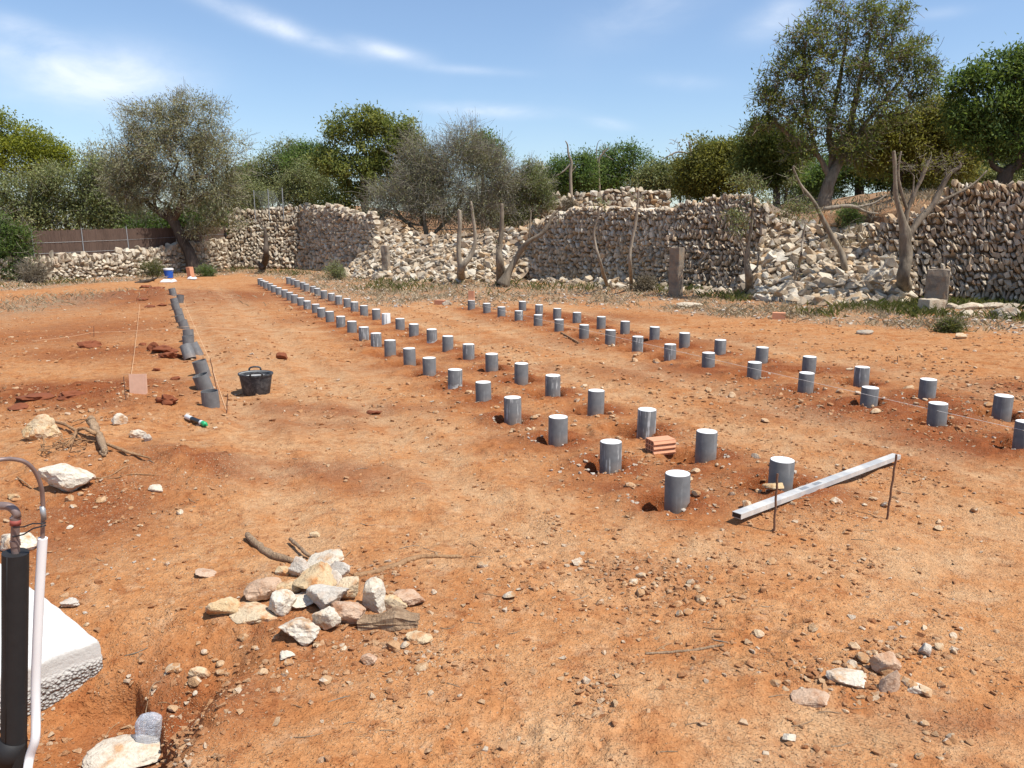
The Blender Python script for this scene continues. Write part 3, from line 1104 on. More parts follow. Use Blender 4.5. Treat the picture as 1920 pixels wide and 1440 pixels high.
def limb_mesh(pos, par, fix, rtip=.012, power=2.4, rmax=None, nside=7):
    n = len(pos)
    ch = [[] for _ in range(n)]
    for i, p in enumerate(par):
        if p >= 0:
            ch[p].append(i)
    rad = [0.0] * n
    for i in range(n - 1, -1, -1):
        s = sum(rad[c] ** power for c in ch[i])
        r = max(rtip, s ** (1 / power)) if ch[i] else rtip
        rad[i] = r
    # scale so that trunk ends match the fixed radii
    fixed = [i for i in range(n) if fix[i] is not None]
    mx = min(fix[i] for i in fixed) if fixed else None
    for i in range(n):
        if fix[i] is not None:
            rad[i] = fix[i]
        elif mx is not None:
            rad[i] = min(rad[i], mx * .8)
    b = MB()
    done = [False] * n
    starts = [i for i in range(n) if par[i] < 0]
    stack = [(s, None) for s in starts]
    while stack:
        s, parent = stack.pop()
        chain = ([parent] if parent is not None else []) + [s]
        cur = s
        while ch[cur]:
            nx = max(ch[cur], key=lambda c: rad[c])
            for c in ch[cur]:
                if c != nx:
                    stack.append((c, cur))
            chain.append(nx)
            cur = nx
        if len(chain) < 2:
            continue
        rr = [rad[c] for c in chain]
        if parent is not None:
            rr[0] = min(rr[0], rr[1] * 1.25)
        if fix[chain[-1]] is None:
            rr[-1] = rr[-1] * .6
        big = max(rr)
        if big > .035:
            P_, R_ = [Vector(pos[c]) for c in chain], rr
            path, rad2 = [], []
            for i_ in range(len(P_) - 1):
                p0, p1, p2, p3 = P_[max(i_ - 1, 0)], P_[i_], P_[i_ + 1], P_[min(i_ + 2, len(P_) - 1)]
                for j_ in range(4):
                    t_ = j_ / 4
                    path.append(.5 * ((2 * p1) + (p2 - p0) * t_ + (2 * p0 - 5 * p1 + 4 * p2 - p3) * t_ * t_ + (3 * p1 - p0 - 3 * p2 + p3) * t_ ** 3))
                    rad2.append(R_[i_] + (R_[i_ + 1] - R_[i_]) * t_)
            path.append(P_[-1])
            rad2.append(R_[-1])
            path = [q_ + mnoise.noise_vector(q_ * 2.1) * r_ * .35 for q_, r_ in zip(path, rad2)]
            rad2 = [r_ * (1 + .22 * mnoise.noise(q_ * 3.7)) for q_, r_ in zip(path, rad2)]
            b.tube([tuple(q_) for q_ in path], rad2, 10 if big > .1 else 7)
            continue
        b.tube([pos[c] for c in chain], rr, nside if big > .06 else (5 if big > .025 else 3), caps=True)
    return b


def pts_px(lst, Y):
    """(px,py,radius[,dY]) -> stem"""
    return [(at(q[0], q[1], Y + (q[3] if len(q) > 3 else 0)), q[2]) for q in lst]


def tree(name, label, cat, Y, stems, lumps, leafmat, barkmat, nt_, nleaf, ln, wd, spread, seed, group=None, shell=.5, droop=0.0, up=.35, outw=.5, twigs=0, twigmat=None, rtip=.012, wob=.12, twlen=.5, base=None, sdroop=0, depth_k=.85, tshift=0.0):
    rg = np.random.default_rng(seed)
    st = [pts_px(s, Y) for s in stems]
    if base is not None:
        st[0][0] = (base, st[0][0][1])
    tg, cs = sample_lumps(lumps, Y, nt_, rg, shell, depth_k) if lumps else (np.zeros((0, 3)), np.zeros((0, 3)))
    pos, par, fix = skeleton(st, tg, rg, wob=wob, droop=sdroop)
    root = thing(name, label, cat, st[0][0][0], group=group)
    b = limb_mesh(pos, par, fix, rtip)
    org = np.array(st[0][0][0])
    b.v = [v - org for v in b.v]
    b.build('trunk', M[barkmat], root, True)
    if lumps:
        out = tg - cs
        out /= np.linalg.norm(out, axis=1)[:, None] + 1e-6
        tint = np.clip(.45 + tshift + .2 * rg.normal(0, 1, len(tg)) + .16 * out[:, 2] * 0, 0, 1)
        crown = root
        if nleaf:
            lb = MB()
            leaves(lb, tg - org, nleaf, spread, ln, wd, rg, tint, up, out, outw, droop)
            crown = lb.build('crown', M[leafmat], root)
        if twigs:
            tb = MB()
            per = twigs
            c = np.repeat(tg, per, 0) + rg.normal(0, spread * .6, (len(tg) * per, 3))
            o2 = np.repeat(out, per, 0) + rg.normal(0, .75, (len(c), 3)) + np.array([0, 0, .15])
            o2 /= np.linalg.norm(o2, axis=1)[:, None]
            L = twlen * rg.uniform(.5, 1.4, len(c))[:, None]
            side = np.cross(o2, rg.normal(0, 1, (len(c), 3)))
            side /= np.linalg.norm(side, axis=1)[:, None] + 1e-9
            bn = np.cross(o2, side)
            mid = c + o2 * L * .5 + side * L * .08
            end = c + o2 * L
            r0, r1 = rtip * .75, rtip * .45
            ang = [0, 2.094, 4.189]
            rings = []
            for q, rr in ((c, r0), (mid, (r0 + r1) / 2), (end, r1)):
                for a in ang:
                    rings.append(q + rr * (math.cos(a) * side + math.sin(a) * bn))
            v = np.stack(rings, 1).reshape(-1, 3) - org
            base_i = np.arange(len(c))[:, None] * 9
            fs = []
            for s_ in (0, 3):
                for a in range(3):
                    fs.append(np.concatenate([base_i + s_ + a, base_i + s_ + (a + 1) % 3, base_i + s_ + 3 + (a + 1) % 3, base_i + s_ + 3 + a], 1))
            tb.add(v, np.concatenate(fs))
            tag(tb.build('twigs', M[twigmat or barkmat], crown), kind='stuff')
    return root


def foot(px, Y, sink=.1):
    """a point on the terrace (or field) under photo column px at distance Y"""
    x = ray(px, 428)[0] * Y
    w = float(wall_dist(np.array([x]), np.array([Y]))[0])
    z = terrace_z(x, Y) if w < -.3 else float(hz(np.array([x]), np.array([Y]))[0])
    return Vector((x, Y, z - sink))


G1, G2, G3 = 'trees on the upper terrace', 'pruned trunks before the walls', 'bushes behind the walls'
# big wild olive in the far left corner
tree('olive_tree', 'large grey-green wild olive with leaning trunk beside the blue bucket', 'tree', 37.5,
     [[(362, 507, .34), (352, 470, .27), (338, 440, .24), (325, 412, .22), (316, 395, .19)], [(325, 412, .2), (338, 385, .16, -.4), (345, 350, .12, -.6)], [(325, 412, .2), (295, 395, .15, .3), (272, 375, .11, .6)]],
     [(290, 235, 62, 48), (365, 232, 62, 62), (412, 290, 48, 55), (330, 300, 95, 70), (262, 300, 55, 60), (250, 350, 50, 45), (320, 365, 95, 45), (405, 360, 55, 60), (222, 330, 26, 50), (410, 415, 42, 22), (372, 425, 30, 16)],
     'olive', 'bark_dark', 620, 92, .15, .034, .26, 101, up=.2, outw=.9, twigs=7, twigmat='twig_grey', rtip=.012, twlen=.55, shell=.45, base=foot(362, 37.5), droop=.1)
# yellow-green crown far left
tree('carob_tree', 'bright yellow-green rounded tree at the far left skyline', 'tree', 60,
     [[(60, 420, .4), (60, 360, .3), (58, 320, .22)]],
     [(12, 245, 34, 30), (50, 262, 34, 26), (86, 278, 30, 24), (114, 296, 26, 20), (30, 300, 70, 36), (-30, 260, 50, 45), (95, 320, 40, 28)],
     'pine', 'bark_dark', 330, 80, .2, .1, .36, 102, group=G3, up=.5, shell=.78, base=foot(60, 60), tshift=.05)
# thicket behind the screen fence
for i, (lab, Y, bx, lumps, mt, tw, sd) in enumerate([
        ('dense olive bush behind the fence, left of the big olive', 43, 130, [(130, 358, 70, 46), (170, 390, 70, 40), (95, 395, 60, 45), (185, 325, 30, 28), (150, 420, 70, 22)], 'olive_green', 3, 111),
        ('dark green bush behind the screen fence at the far left', 42, 40, [(40, 365, 62, 46), (20, 405, 70, 45), (75, 410, 45, 35), (-40, 375, 60, 60), (95, 335, 30, 22)], 'olive_green', 3, 112),
        ('grey-brown brushy bush between olive bush and big olive', 44, 205, [(215, 400, 50, 45), (240, 420, 50, 28), (190, 305, 28, 34), (205, 350, 40, 45)], 'olive', 6, 113),
        ('shaded bush in the dark under the big olive crown', 43, 300, [(290, 425, 60, 26), (350, 415, 50, 30), (400, 425, 40, 24)], 'carob_deep', 2, 114)]):
    tree('wild_olive_bush', lab, 'bush', Y, [[(bx, 455, .14), (bx - 6, 420, .11), (bx - 12, 390, .08)], [(bx, 455, .12), (bx + 18, 415, .09, .3), (bx + 28, 385, .06, .5)]],
         lumps, mt, 'bark_dark', 280, 58, .19, .06, .3, sd, group=G3, up=.3, outw=.7, twigs=tw, twigmat='twig_grey', shell=.5, base=foot(bx, Y))
# dark bush at the left frame edge, in front of the wall
tree('wild_olive_bush', 'dark dense bush at the left frame edge before the field wall', 'bush', 31.5, [[(-8, 530, .1), (-6, 490, .08), (-8, 450, .05)]],
     [(-5, 475, 48, 44), (14, 500, 30, 26), (-25, 440, 50, 45), (28, 455, 26, 30)], 'carob_deep', 'bark_dark', 220, 110, .12, .045, .22, 115, group=G3, twigs=4, twigmat='twig', base=foot(-8, 31.5))
tree('dry_bush', 'round dry grey-brown bush before the field wall at left', 'bush', 31, [[(64, 536, .03), (64, 525, .025), (64, 518, .02)]],
     [(65, 514, 27, 20)], 'dry_leaf', 'twig', 60, 90, .07, .016, .13, 116, twigs=16, twigmat='twig', rtip=.006, twlen=.3, shell=.35, base=foot(64, 31, .02))
# behind the corner: bushes left of the carob
for i, (lab, Y, bx, lumps, mt, sd) in enumerate([
        ('olive-green bush seen past the chain link corner', 52, 470, [(462, 370, 34, 34), (490, 365, 30, 26), (440, 355, 30, 30), (455, 395, 45, 20)], 'olive_green', 121),
        ('rounded grey-green bush left of the carob tree', 47, 570, [(572, 345, 32, 38), (545, 365, 30, 28), (600, 360, 34, 36), (575, 385, 50, 18)], 'olive_green', 122),
        ('low far bush between big olive and carob tree', 75, 515, [(515, 350, 40, 18), (480, 345, 30, 16), (550, 335, 34, 18)], 'mastic', 123)]):
    tree('wild_olive_bush', lab, 'bush', Y, [[(bx, 420, .1), (bx - 3, 395, .08), (bx - 6, 375, .06)]], lumps, mt, 'bark_dark', 170, 90, .16, .05, .3, sd, group=G3, twigs=3, twigmat='twig_grey', base=foot(bx, Y))
# carob left of centre
tree('carob_tree', 'carob tree with layered leaf clumps above the grey corner wall', 'tree', 41.5,
     [[(690, 425, .24), (684, 385, .2), (680, 345, .17), (684, 310, .13)], [(684, 385, .15), (650, 340, .1), (635, 305, .07)], [(680, 345, .14), (715, 300, .09), (735, 275, .06)]],
     [(690, 225, 40, 20), (652, 248, 42, 24), (735, 240, 44, 24), (700, 262, 62, 34), (628, 300, 38, 26), (745, 290, 44, 40), (660, 325, 58, 38), (640, 368, 44, 34), (705, 340, 50, 44), (605, 308, 20, 12), (775, 262, 26, 18)],
     'carob', 'bark', 320, 95, .18, .08, .24, 131, group=G1, shell=.55, base=foot(690, 41.5), tshift=.2)
# dry twiggy thicket in the centre
tree('dry_bush', 'broad brown twiggy half-bare thicket right of the carob tree', 'bush', 38.5,
     [[(800, 440, .12), (795, 410, .1), (790, 380, .08)], [(800, 440, .1), (850, 400, .08), (870, 360, .06)], [(800, 440, .1), (750, 405, .08), (735, 380, .05)], [(850, 400, .07), (905, 385, .06), (920, 350, .04)]],
     [(850, 320, 70, 52), (795, 345, 62, 56), (870, 275, 32, 36), (915, 330, 48, 56), (745, 385, 52, 40), (820, 390, 80, 40), (905, 392, 55, 34), (790, 295, 36, 36), (700, 405, 34, 22), (945, 345, 28, 45)],
     'olive', 'twig', 520, 62, .13, .034, .32, 132, group=G3, twigs=14, twigmat='twig_grey', rtip=.0095, twlen=.8, shell=.3, base=foot(800, 38.5), tshift=-.22)
tree('carob_tree', 'small green crown peeping over the brown thicket', 'tree', 47, [[(905, 400, .12), (905, 350, .1), (902, 300, .07)]],
     [(905, 265, 22, 14), (890, 285, 30, 18), (925, 285, 22, 20), (905, 310, 30, 24)], 'mastic', 'bark', 110, 80, .16, .07, .25, 133, group=G1, base=foot(905, 47), tshift=.15)
tree('wild_olive_bush', 'grey-green feathery bush at the right end of the brown thicket', 'bush', 39.5, [[(1000, 410, .07), (998, 385, .06), (1002, 360, .04)]],
     [(1000, 350, 34, 32), (985, 325, 18, 22), (1012, 375, 26, 18), (968, 365, 22, 30), (975, 395, 28, 14)], 'olive_green', 'bark_dark', 170, 95, .13, .035, .22, 134, group=G3, twigs=6, twigmat='twig_grey', base=foot(1000, 39.5))
# mastic bushes on the skyline
for lab, Y, bx, lumps, mt, sd in [
        ('dark green rounded bush under the lone dead snag', 52, 1075, [(1060, 325, 32, 30), (1090, 318, 32, 24), (1075, 345, 45, 18)], 'mastic', 141),
        ('bright green bush with upright shoots on the skyline', 54, 1165, [(1168, 292, 34, 22), (1150, 318, 40, 26), (1195, 315, 36, 28), (1170, 342, 60, 16)], 'mastic', 142),
        ('low grey-green bush beside the upper wall end', 47, 1235, [(1232, 330, 32, 22), (1255, 345, 24, 20), (1215, 345, 26, 16), (1222, 368, 18, 14)], 'olive_green', 143),
        ('dark green bush between the mastic bushes', 56, 1118, [(1122, 325, 32, 26), (1120, 345, 40, 16)], 'carob_deep', 144),
        ('far bush on the skyline left of the dark carob', 60, 1275, [(1270, 325, 34, 24), (1250, 338, 30, 16), (1290, 345, 40, 20)], 'olive_green', 145),
        ('far grey-green bush between thicket and snag', 58, 1030, [(1030, 345, 26, 18), (1010, 335, 22, 22), (1040, 362, 30, 12)], 'olive', 146)]:
    tree('mastic_bush', lab, 'bush', Y, [[(bx, 395, .1), (bx, 365, .08), (bx, 340, .06)]], lumps, mt, 'bark_dark', 190, 62, .19, .078, .28, sd, group=G3, twigs=2, twigmat='twig_grey', base=foot(bx, Y), shell=.6)
tree('dead_snag', 'bare crooked dead snag rising above the dark green bush', 'tree', 50.5, [[(1072, 360, .12), (1070, 325, .1), (1072, 305, .08), (1066, 290, .06), (1064, 272, .045), (1060, 264, .02)], [(1072, 305, .06), (1058, 320, .05), (1042, 330, .03)], [(1070, 325, .06), (1080, 312, .03)]], [], 'olive', 'bark_pale', 0, 0, 0, 0, 0, 147, base=foot(1072, 50.5))
tree('dead_snag', 'leafless grey branch sticking out left of the bright green bush', 'tree', 52.5, [[(1126, 360, .1), (1122, 310, .08), (1130, 288, .06), (1140, 278, .03)], [(1122, 310, .05), (1118, 285, .035), (1122, 266, .015)], [(1130, 288, .04), (1150, 300, .02)]], [(1130, 275, 16, 12)], 'olive', 'bark_pale', 18, 0, 0, 0, .2, 148, base=foot(1126, 52.5))
tree('dead_snag', 'curled bare branches above the dark carob left of the big tree', 'tree', 38.5, [[(1290, 370, .1), (1292, 320, .09), (1296, 290, .07), (1292, 268, .04)], [(1296, 290, .05), (1272, 285, .04), (1255, 292, .03), (1240, 300, .015)]], [(1265, 275, 24, 16), (1310, 262, 26, 10)], 'olive', 'bark_pale', 46, 0, 0, 0, .15, 149, wob=.3, base=foot(1290, 38.5), rtip=.014)
# carobs on the right terrace
tree('carob_tree', 'low dark carob on the terrace edge left of the small trunked tree', 'tree', 36.5, [[(1345, 385, .16), (1340, 355, .13), (1335, 325, .1)]],
     [(1320, 320, 44, 44), (1370, 310, 44, 44), (1345, 345, 60, 28), (1300, 350, 30, 22), (1390, 300, 30, 30)], 'carob_olive', 'bark_dark', 300, 90, .16, .07, .24, 151, group=G1, base=foot(1345, 36.5), shell=.6, tshift=-.1)
tree('carob_tree', 'small dark carob with a straight trunk left of the big tree', 'tree', 30.5, [[(1456, 385, .14), (1455, 350, .13), (1452, 325, .11)], [(1452, 325, .09), (1425, 300, .06)], [(1452, 325, .09), (1475, 290, .06)]],
     [(1430, 275, 40, 44), (1465, 280, 38, 45), (1410, 305, 26, 28), (1455, 318, 44, 18), (1440, 335, 36, 10)], 'carob', 'bark_dark', 280, 95, .13, .055, .2, 152, group=G1, base=foot(1456, 30.5), shell=.5, tshift=-.15)
tree('carob_tree', 'largest carob tree with several upright limbs on the right terrace', 'tree', 28.0,
     [[(1542, 398, .27), (1550, 360, .24), (1556, 335, .21)], [(1556, 335, .17), (1585, 285, .14, .3), (1598, 220, .11, .4), (1612, 150, .08, .3), (1632, 70, .05)], [(1556, 335, .12), (1532, 290, .085, .2), (1518, 235, .065, .3), (1506, 165, .045, .3), (1510, 90, .03)],
      [(1550, 360, .15), (1560, 300, .12, .6), (1556, 240, .1, .8), (1575, 150, .07, .8), (1590, 50, .04)], [(1530, 290, .08), (1480, 255, .07, .2), (1440, 215, .05, .3)], [(1585, 285, .1), (1640, 210, .07), (1690, 150, .05)]],
     [(1520, 75, 55, 40), (1590, 40, 60, 36), (1660, 48, 48, 36), (1480, 140, 55, 42), (1560, 130, 70, 55), (1650, 120, 62, 48), (1705, 105, 38, 40), (1445, 195, 42, 40), (1520, 215, 62, 48), (1610, 205, 66, 52), (1690, 185, 52, 48), (1738, 160, 30, 34), (1420, 240, 28, 28), (1500, 280, 48, 34), (1600, 275, 55, 34), (1560, 5, 30, 12), (1640, 8, 26, 14), (1700, 12, 18, 12), (1745, 125, 20, 14)],
     'carob', 'bark', 760, 33, .15, .05, .165, 153, group=G1, shell=.35, wob=.1, base=foot(1542, 28.0), tshift=.04, twigs=4, twigmat='bark', twlen=.4, rtip=.012)
tree('carob_tree', 'yellow-olive carob crown behind the pruned tree at right', 'tree', 30, [[(1676, 385, .2), (1682, 350, .17), (1700, 310, .13)], [(1700, 310, .1), (1750, 270, .07)]],
     [(1720, 260, 55, 44), (1775, 265, 48, 50), (1680, 285, 50, 34), (1740, 305, 60, 30), (1800, 300, 34, 34), (1760, 215, 40, 34), (1690, 225, 36, 30), (1640, 305, 40, 24), (1720, 335, 50, 14), (1820, 260, 30, 40), (1660, 255, 40, 34)], 'carob_olive', 'bark_dark', 460, 85, .15, .05, .22, 154, group=G1, base=foot(1676, 30), shell=.5, tshift=.22, twigs=3, twigmat='bark', twlen=.4, rtip=.009)
tree('carob_tree', 'deep green carob at the right frame edge with a curved trunk', 'tree', 26.5, [[(1872, 352, .22), (1888, 325, .2), (1912, 300, .17)], [(1888, 325, .12), (1862, 310, .09), (1855, 275, .07)], [(1912, 300, .12), (1900, 230, .09), (1880, 170, .06)]],
     [(1812, 205, 36, 40), (1798, 165, 24, 22), (1835, 150, 42, 36), (1885, 130, 48, 38), (1935, 130, 50, 50), (1855, 205, 52, 44), (1915, 210, 50, 50), (1830, 245, 34, 34), (1880, 270, 48, 32), (1950, 270, 50, 60), (1910, 100, 26, 16), (1985, 200, 60, 80)], 'carob_deep', 'bark_dark', 330, 84, .16, .06, .2, 155, group=G1, base=foot(1872, 26.5), shell=.4, tshift=.05)
tree('carob_tree', 'shaded carob at the back of the right terrace', 'tree', 40, [[(1610, 365, .18), (1612, 340, .15), (1620, 310, .12)]],
     [(1600, 310, 50, 34), (1650, 325, 50, 28), (1560, 330, 40, 24), (1700, 330, 50, 28), (1760, 335, 60, 24), (1520, 340, 30, 18)], 'carob_deep', 'bark_dark', 300, 85, .17, .07, .28, 156, group=G1, base=foot(1610, 40))
tree('wild_olive_bush', 'bush in the shade behind the right wall', 'bush', 33, [[(1820, 360, .1), (1822, 345, .08), (1824, 330, .06)]],
     [(1820, 335, 50, 20), (1880, 335, 50, 24), (1770, 345, 40, 14)], 'olive_green', 'bark_dark', 160, 85, .14, .05, .22, 157, group=G3, base=foot(1820, 33))


# more bushes on the rising ground behind, copied from the ones above
def by_label(lab):
    return next(o for o in COL.objects if o.parent is None and o.get('label') == lab)


def copy_thing(o, parent=None):
    c = o.copy()
    COL.objects.link(c)
    c.parent = parent
    for ch in o.children:
        copy_thing(ch, c)
    return c


PB = [by_label(l) for l in ('dark green rounded bush under the lone dead snag', 'bright green bush with upright shoots on the skyline', 'olive-green bush seen past the chain link corner', 'rounded grey-green bush left of the carob tree')]
for lab, px, Y, k, sc, rz in [
        ('far bush behind the straight-trunked carob', 1470, 46, 0, 1.0, 1.0), ('far bush seen left of the biggest carob trunk', 1520, 52, 3, 1.15, 2.0), ('far bush seen right of the biggest carob trunk', 1600, 50, 0, 1.1, .4), ('far bush behind the yellow-olive crown', 1690, 48, 2, 1.1, 3.0),
        ('far bush behind the top of the right wall', 1775, 46, 3, 1.1, 4.2), ('far bush left of the right-edge carob trunk', 1840, 44, 0, 1.0, 5.0), ('far bush at the right frame edge', 1915, 42, 2, 1.1, .9), ('far bush behind the low dark carob', 1330, 58, 1, 1.0, 2.2), ('far bush between low dark carob and straight-trunked carob', 1405, 55, 0, 1.15, 3.6),
        ('far bush behind the crown of the big olive', 400, 58, 3, 1.2, .6), ('far bush right of the big olive crown', 468, 62, 0, 1.25, 1.7), ('far bush above the chain link fence', 525, 60, 2, 1.3, 2.9), ('far bush left of the carob above the corner wall', 590, 56, 1, .9, 4.1),
        ('far bush behind the brown thicket', 790, 52, 0, 1.1, 5.2), ('far bush behind the right end of the brown thicket', 945, 50, 3, 1.1, .2), ('far bush behind the left thicket', 215, 60, 2, 1.35, 2.4),
        ('bush beyond the left frame edge behind the fence', -130, 44, 2, 1.3, 1.2), ('second bush beyond the left frame edge', -270, 46, 3, 1.3, 3.3), ('bush beyond the right frame edge on the terrace', 2060, 36, 0, 1.2, 2.6)]:
    c = copy_thing(PB[k])
    c.location = foot(px, Y)
    c.rotation_euler = (0, 0, rz)
    c.scale = (sc * 1.1, sc * 1.1, sc)
    c['label'] = lab

# pruned trunks standing before the walls
def pruned(label, Y, stems, seed, lumps=None, n=0, nl=20, base=None, mat='bark_pale', leafm='olive_green', tw=0):
    stems = [[(q[0], q[1], q[2] * .7, *q[3:]) for q in st] for st in stems]
    if not lumps:
        lumps = [(st[-1][0], st[-1][1] + 6, 7, 13) for st in stems]
        n, nl, tw = 5 * len(stems), 3, 3
    return tree('pruned_tree', label, 'tree', Y, stems, lumps or [], leafm, mat, n, nl, .10, .03, .12, seed, group=G2, twigs=tw, twigmat='twig', twlen=.25, rtip=.008, base=base or gp(stems[0][0][0], stems[0][0][1]) - Vector((0, 0, .08)))


pruned('pale forked stump cut flat beside the tumbled stone heap', 29.5, [[(868, 526, .32), (864, 505, .2), (859, 470, .13), (862, 430, .11), (861, 398, .10), (861, 394, .09)], [(864, 505, .2), (882, 480, .14), (891, 450, .1), (887, 410, .085), (884, 380, .07)]], 161)
pruned('dark forked trunk with one long branch sweeping right', 27.5, [[(943, 533, .42), (938, 500, .2), (936, 465, .13), (941, 430, .11), (941, 390, .09), (941, 384, .085)], [(943, 533, .34), (955, 505, .17), (972, 478, .14), (992, 452, .12, -.3), (1018, 437, .1, -.4), (1036, 405, .07, -.4), (1046, 395, .05, -.4)], [(936, 465, .07), (930, 452, .03)], [(992, 452, .05), (994, 420, .035), (996, 395, .03)]], 162, mat='bark')
pruned('thin crooked pole-like trunk before the middle of the long wall', 24.6, [[(1140, 537, .1), (1128, 500, .07), (1117, 460, .06), (1114, 435, .055), (1122, 405, .05), (1122, 390, .045)]], 163, [(1125, 380, 8, 8)], 6, 20, mat='bark_pale')
pruned('thin upright trunk left of the tall stone post', 24.2, [[(1185, 541, .1), (1182, 500, .075), (1183, 460, .07), (1192, 420, .065), (1196, 385, .055), (1197, 362, .045)]], 164, mat='bark_pale')
pruned('slender multi-stemmed cut trunk with green shoots beside the rubble slope', 22.4, [[(1408, 552, .2), (1404, 520, .15), (1400, 490, .12), (1403, 460, .08), (1410, 420, .05), (1412, 370, .035), (1420, 350, .02)], [(1400, 490, .08), (1388, 455, .045), (1376, 430, .03)], [(1403, 470, .06), (1396, 420, .04), (1388, 375, .025), (1380, 350, .012)], [(1404, 520, .1), (1420, 500, .04), (1424, 470, .025)]],
       165, [(1385, 420, 16, 22), (1372, 400, 10, 16), (1425, 365, 20, 14), (1400, 340, 26, 14)], 46, 34, leafm='olive_green', tw=3, mat='bark')
pruned('leaning pale trunk curving left over the rubble slope', 22.0, [[(1592, 548, .16), (1586, 510, .13), (1575, 470, .12), (1556, 435, .11), (1540, 405, .085), (1524, 375, .07), (1500, 345, .055), (1487, 312, .04)], [(1524, 375, .045), (1508, 365, .03), (1498, 340, .02)], [(1592, 548, .1), (1584, 565, .05)]],
       166, [(1505, 395, 22, 22), (1478, 385, 20, 20), (1490, 330, 14, 12)], 40, 26, leafm='olive_green', tw=3, mat='bark')
pruned('short thin stem rising from the rubble slope', 21.6, [[(1490, 525, .08), (1500, 490, .055), (1505, 450, .045), (1510, 420, .03)], [(1490, 525, .05), (1492, 495, .03)]], 167, mat='bark_pale')
pruned('stout pruned tree with sawn-off limbs before the right wall', 20.6, [[(1692, 558, .36), (1694, 525, .25), (1697, 480, .22), (1698, 445, .22), (1697, 430, .2)], [(1697, 430, .13), (1688, 400, .1), (1680, 365, .085), (1678, 325, .075), (1676, 290, .07), (1675, 284, .065)], [(1698, 445, .15), (1722, 415, .13), (1748, 385, .115), (1765, 352, .1), (1782, 325, .08), (1800, 312, .06)], [(1697, 430, .12), (1702, 395, .09), (1715, 360, .075), (1728, 335, .07), (1740, 305, .065), (1741, 301, .06)], [(1702, 395, .07), (1692, 365, .06), (1684, 330, .055), (1686, 300, .045), (1690, 284, .03)], [(1748, 385, .07), (1790, 365, .055), (1825, 345, .04), (1850, 320, .025)], [(1702, 395, .05), (1712, 360, .04), (1714, 330, .025)]],
       168, [(1722, 312, 24, 12), (1775, 305, 26, 16), (1690, 300, 14, 12)], 30, 7, leafm='carob_olive', tw=5, mat='bark')
pruned('dark twisted dead stump against the corner wall at far left', 37.5, [[(492, 502, .26), (499, 480, .2), (499, 450, .14), (497, 430, .1)], [(492, 502, .2), (480, 490, .12), (472, 487, .06)]], 169, mat='bark_dark')
tree('fallen_branch', 'grey fallen branch with bare twigs hanging over the rubble slope', 'branch', 23.6, [[(1545, 392, .07), (1575, 387, .06), (1605, 388, .055), (1625, 398, .045), (1650, 402, .03)], [(1605, 388, .04), (1640, 380, .03), (1662, 365, .015)], [(1625, 398, .03), (1640, 420, .02)]], [(1640, 400, 30, 18)], 'olive', 'bark_pale', 40, 0, 0, 0, .15, 171, twigs=3, twigmat='twig', twlen=.4, rtip=.008)
# shrubs at the wall foot
for lab, px, py, r, mt, sd in [
        ('round green bush beside the far end of the pile rows', 626, 524, 20, 'olive_green', 181), ('low dark green plant right of the terracotta brick in the far corner', 386, 518, 14, 'mastic', 182),
        ('dry tufted shrub at the foot of the thin upright trunk', 1205, 546, 18, 'dry_leaf', 183), ('dry grass-like shrub before the long wall left end', 1050, 526, 22, 'dry_leaf', 184),
        ('grey-green shrub on the terrace above the long wall', 1068, 395, 14, 'dry_leaf', 185), ('green weeds clump left of the blue bucket', 285, 520, 22, 'grass', 186), ('small green clump at the left field wall', 92, 520, 10, 'olive_green', 187),
        ('yellow flowering weed on the bare ground at right', 1780, 622, 10, 'grass', 188), ('green shrub on the rubble at the leaning trunk', 1590, 420, 22, 'mastic', 189), ('dry shrub at the foot of the leaning trunk', 1570, 560, 22, 'olive', 190)]:
    onter = py < 480
    if onter:
        b0 = at(px, py + r, 38 if px < 1200 else 23.9)
    else:
        b0 = gp(px, py)
    Yq = b0.y
    tree('shrub', lab, 'shrub', Yq, [[(px, py, .02), (px, py - r * .3, .015), (px, py - r * .6, .01)]], [(px, py - r * .75, r, r * .8), (px + r * .4, py - r * .5, r * .6, r * .5)], mt, 'twig', 60, 45, .09, .022, .10, sd, group='shrubs at the foot of the walls', twigs=5, twigmat='twig', rtip=.005, twlen=.22, shell=.3, base=b0 - Vector((0, 0, .03)), up=.1, outw=1.0)

# ------------------------------------------------------------------ screen fence on the left wall
def mat_screen():
    m, nt, p, out = new_mat('heather_screen')
    mp_ = nd(nt, 'ShaderNodeMapping')
    nt.links.new(nd(nt, 'ShaderNodeNewGeometry').outputs['Position'], mp_.inputs[0])
    mp_.inputs['Scale'].default_value = (1, 1, .12)
    n1 = noise_(nt, mp_.outputs[0], 26, 4, .6)
    n2 = noise_(nt, mp_.outputs[0], 1.3, 3, .5)
    c = mixc(nt, ramp_(nt, n1, .3, .7), (0.045, 0.028, 0.021), (0.135, 0.088, 0.065))
    c = mixc(nt, ramp_(nt, n2, .35, .7), c, (0.12, 0.078, 0.058))
    nt.links.new(c, p.inputs['Base Color'])
    bump_(nt, p, n1, .8, .03)
    return m


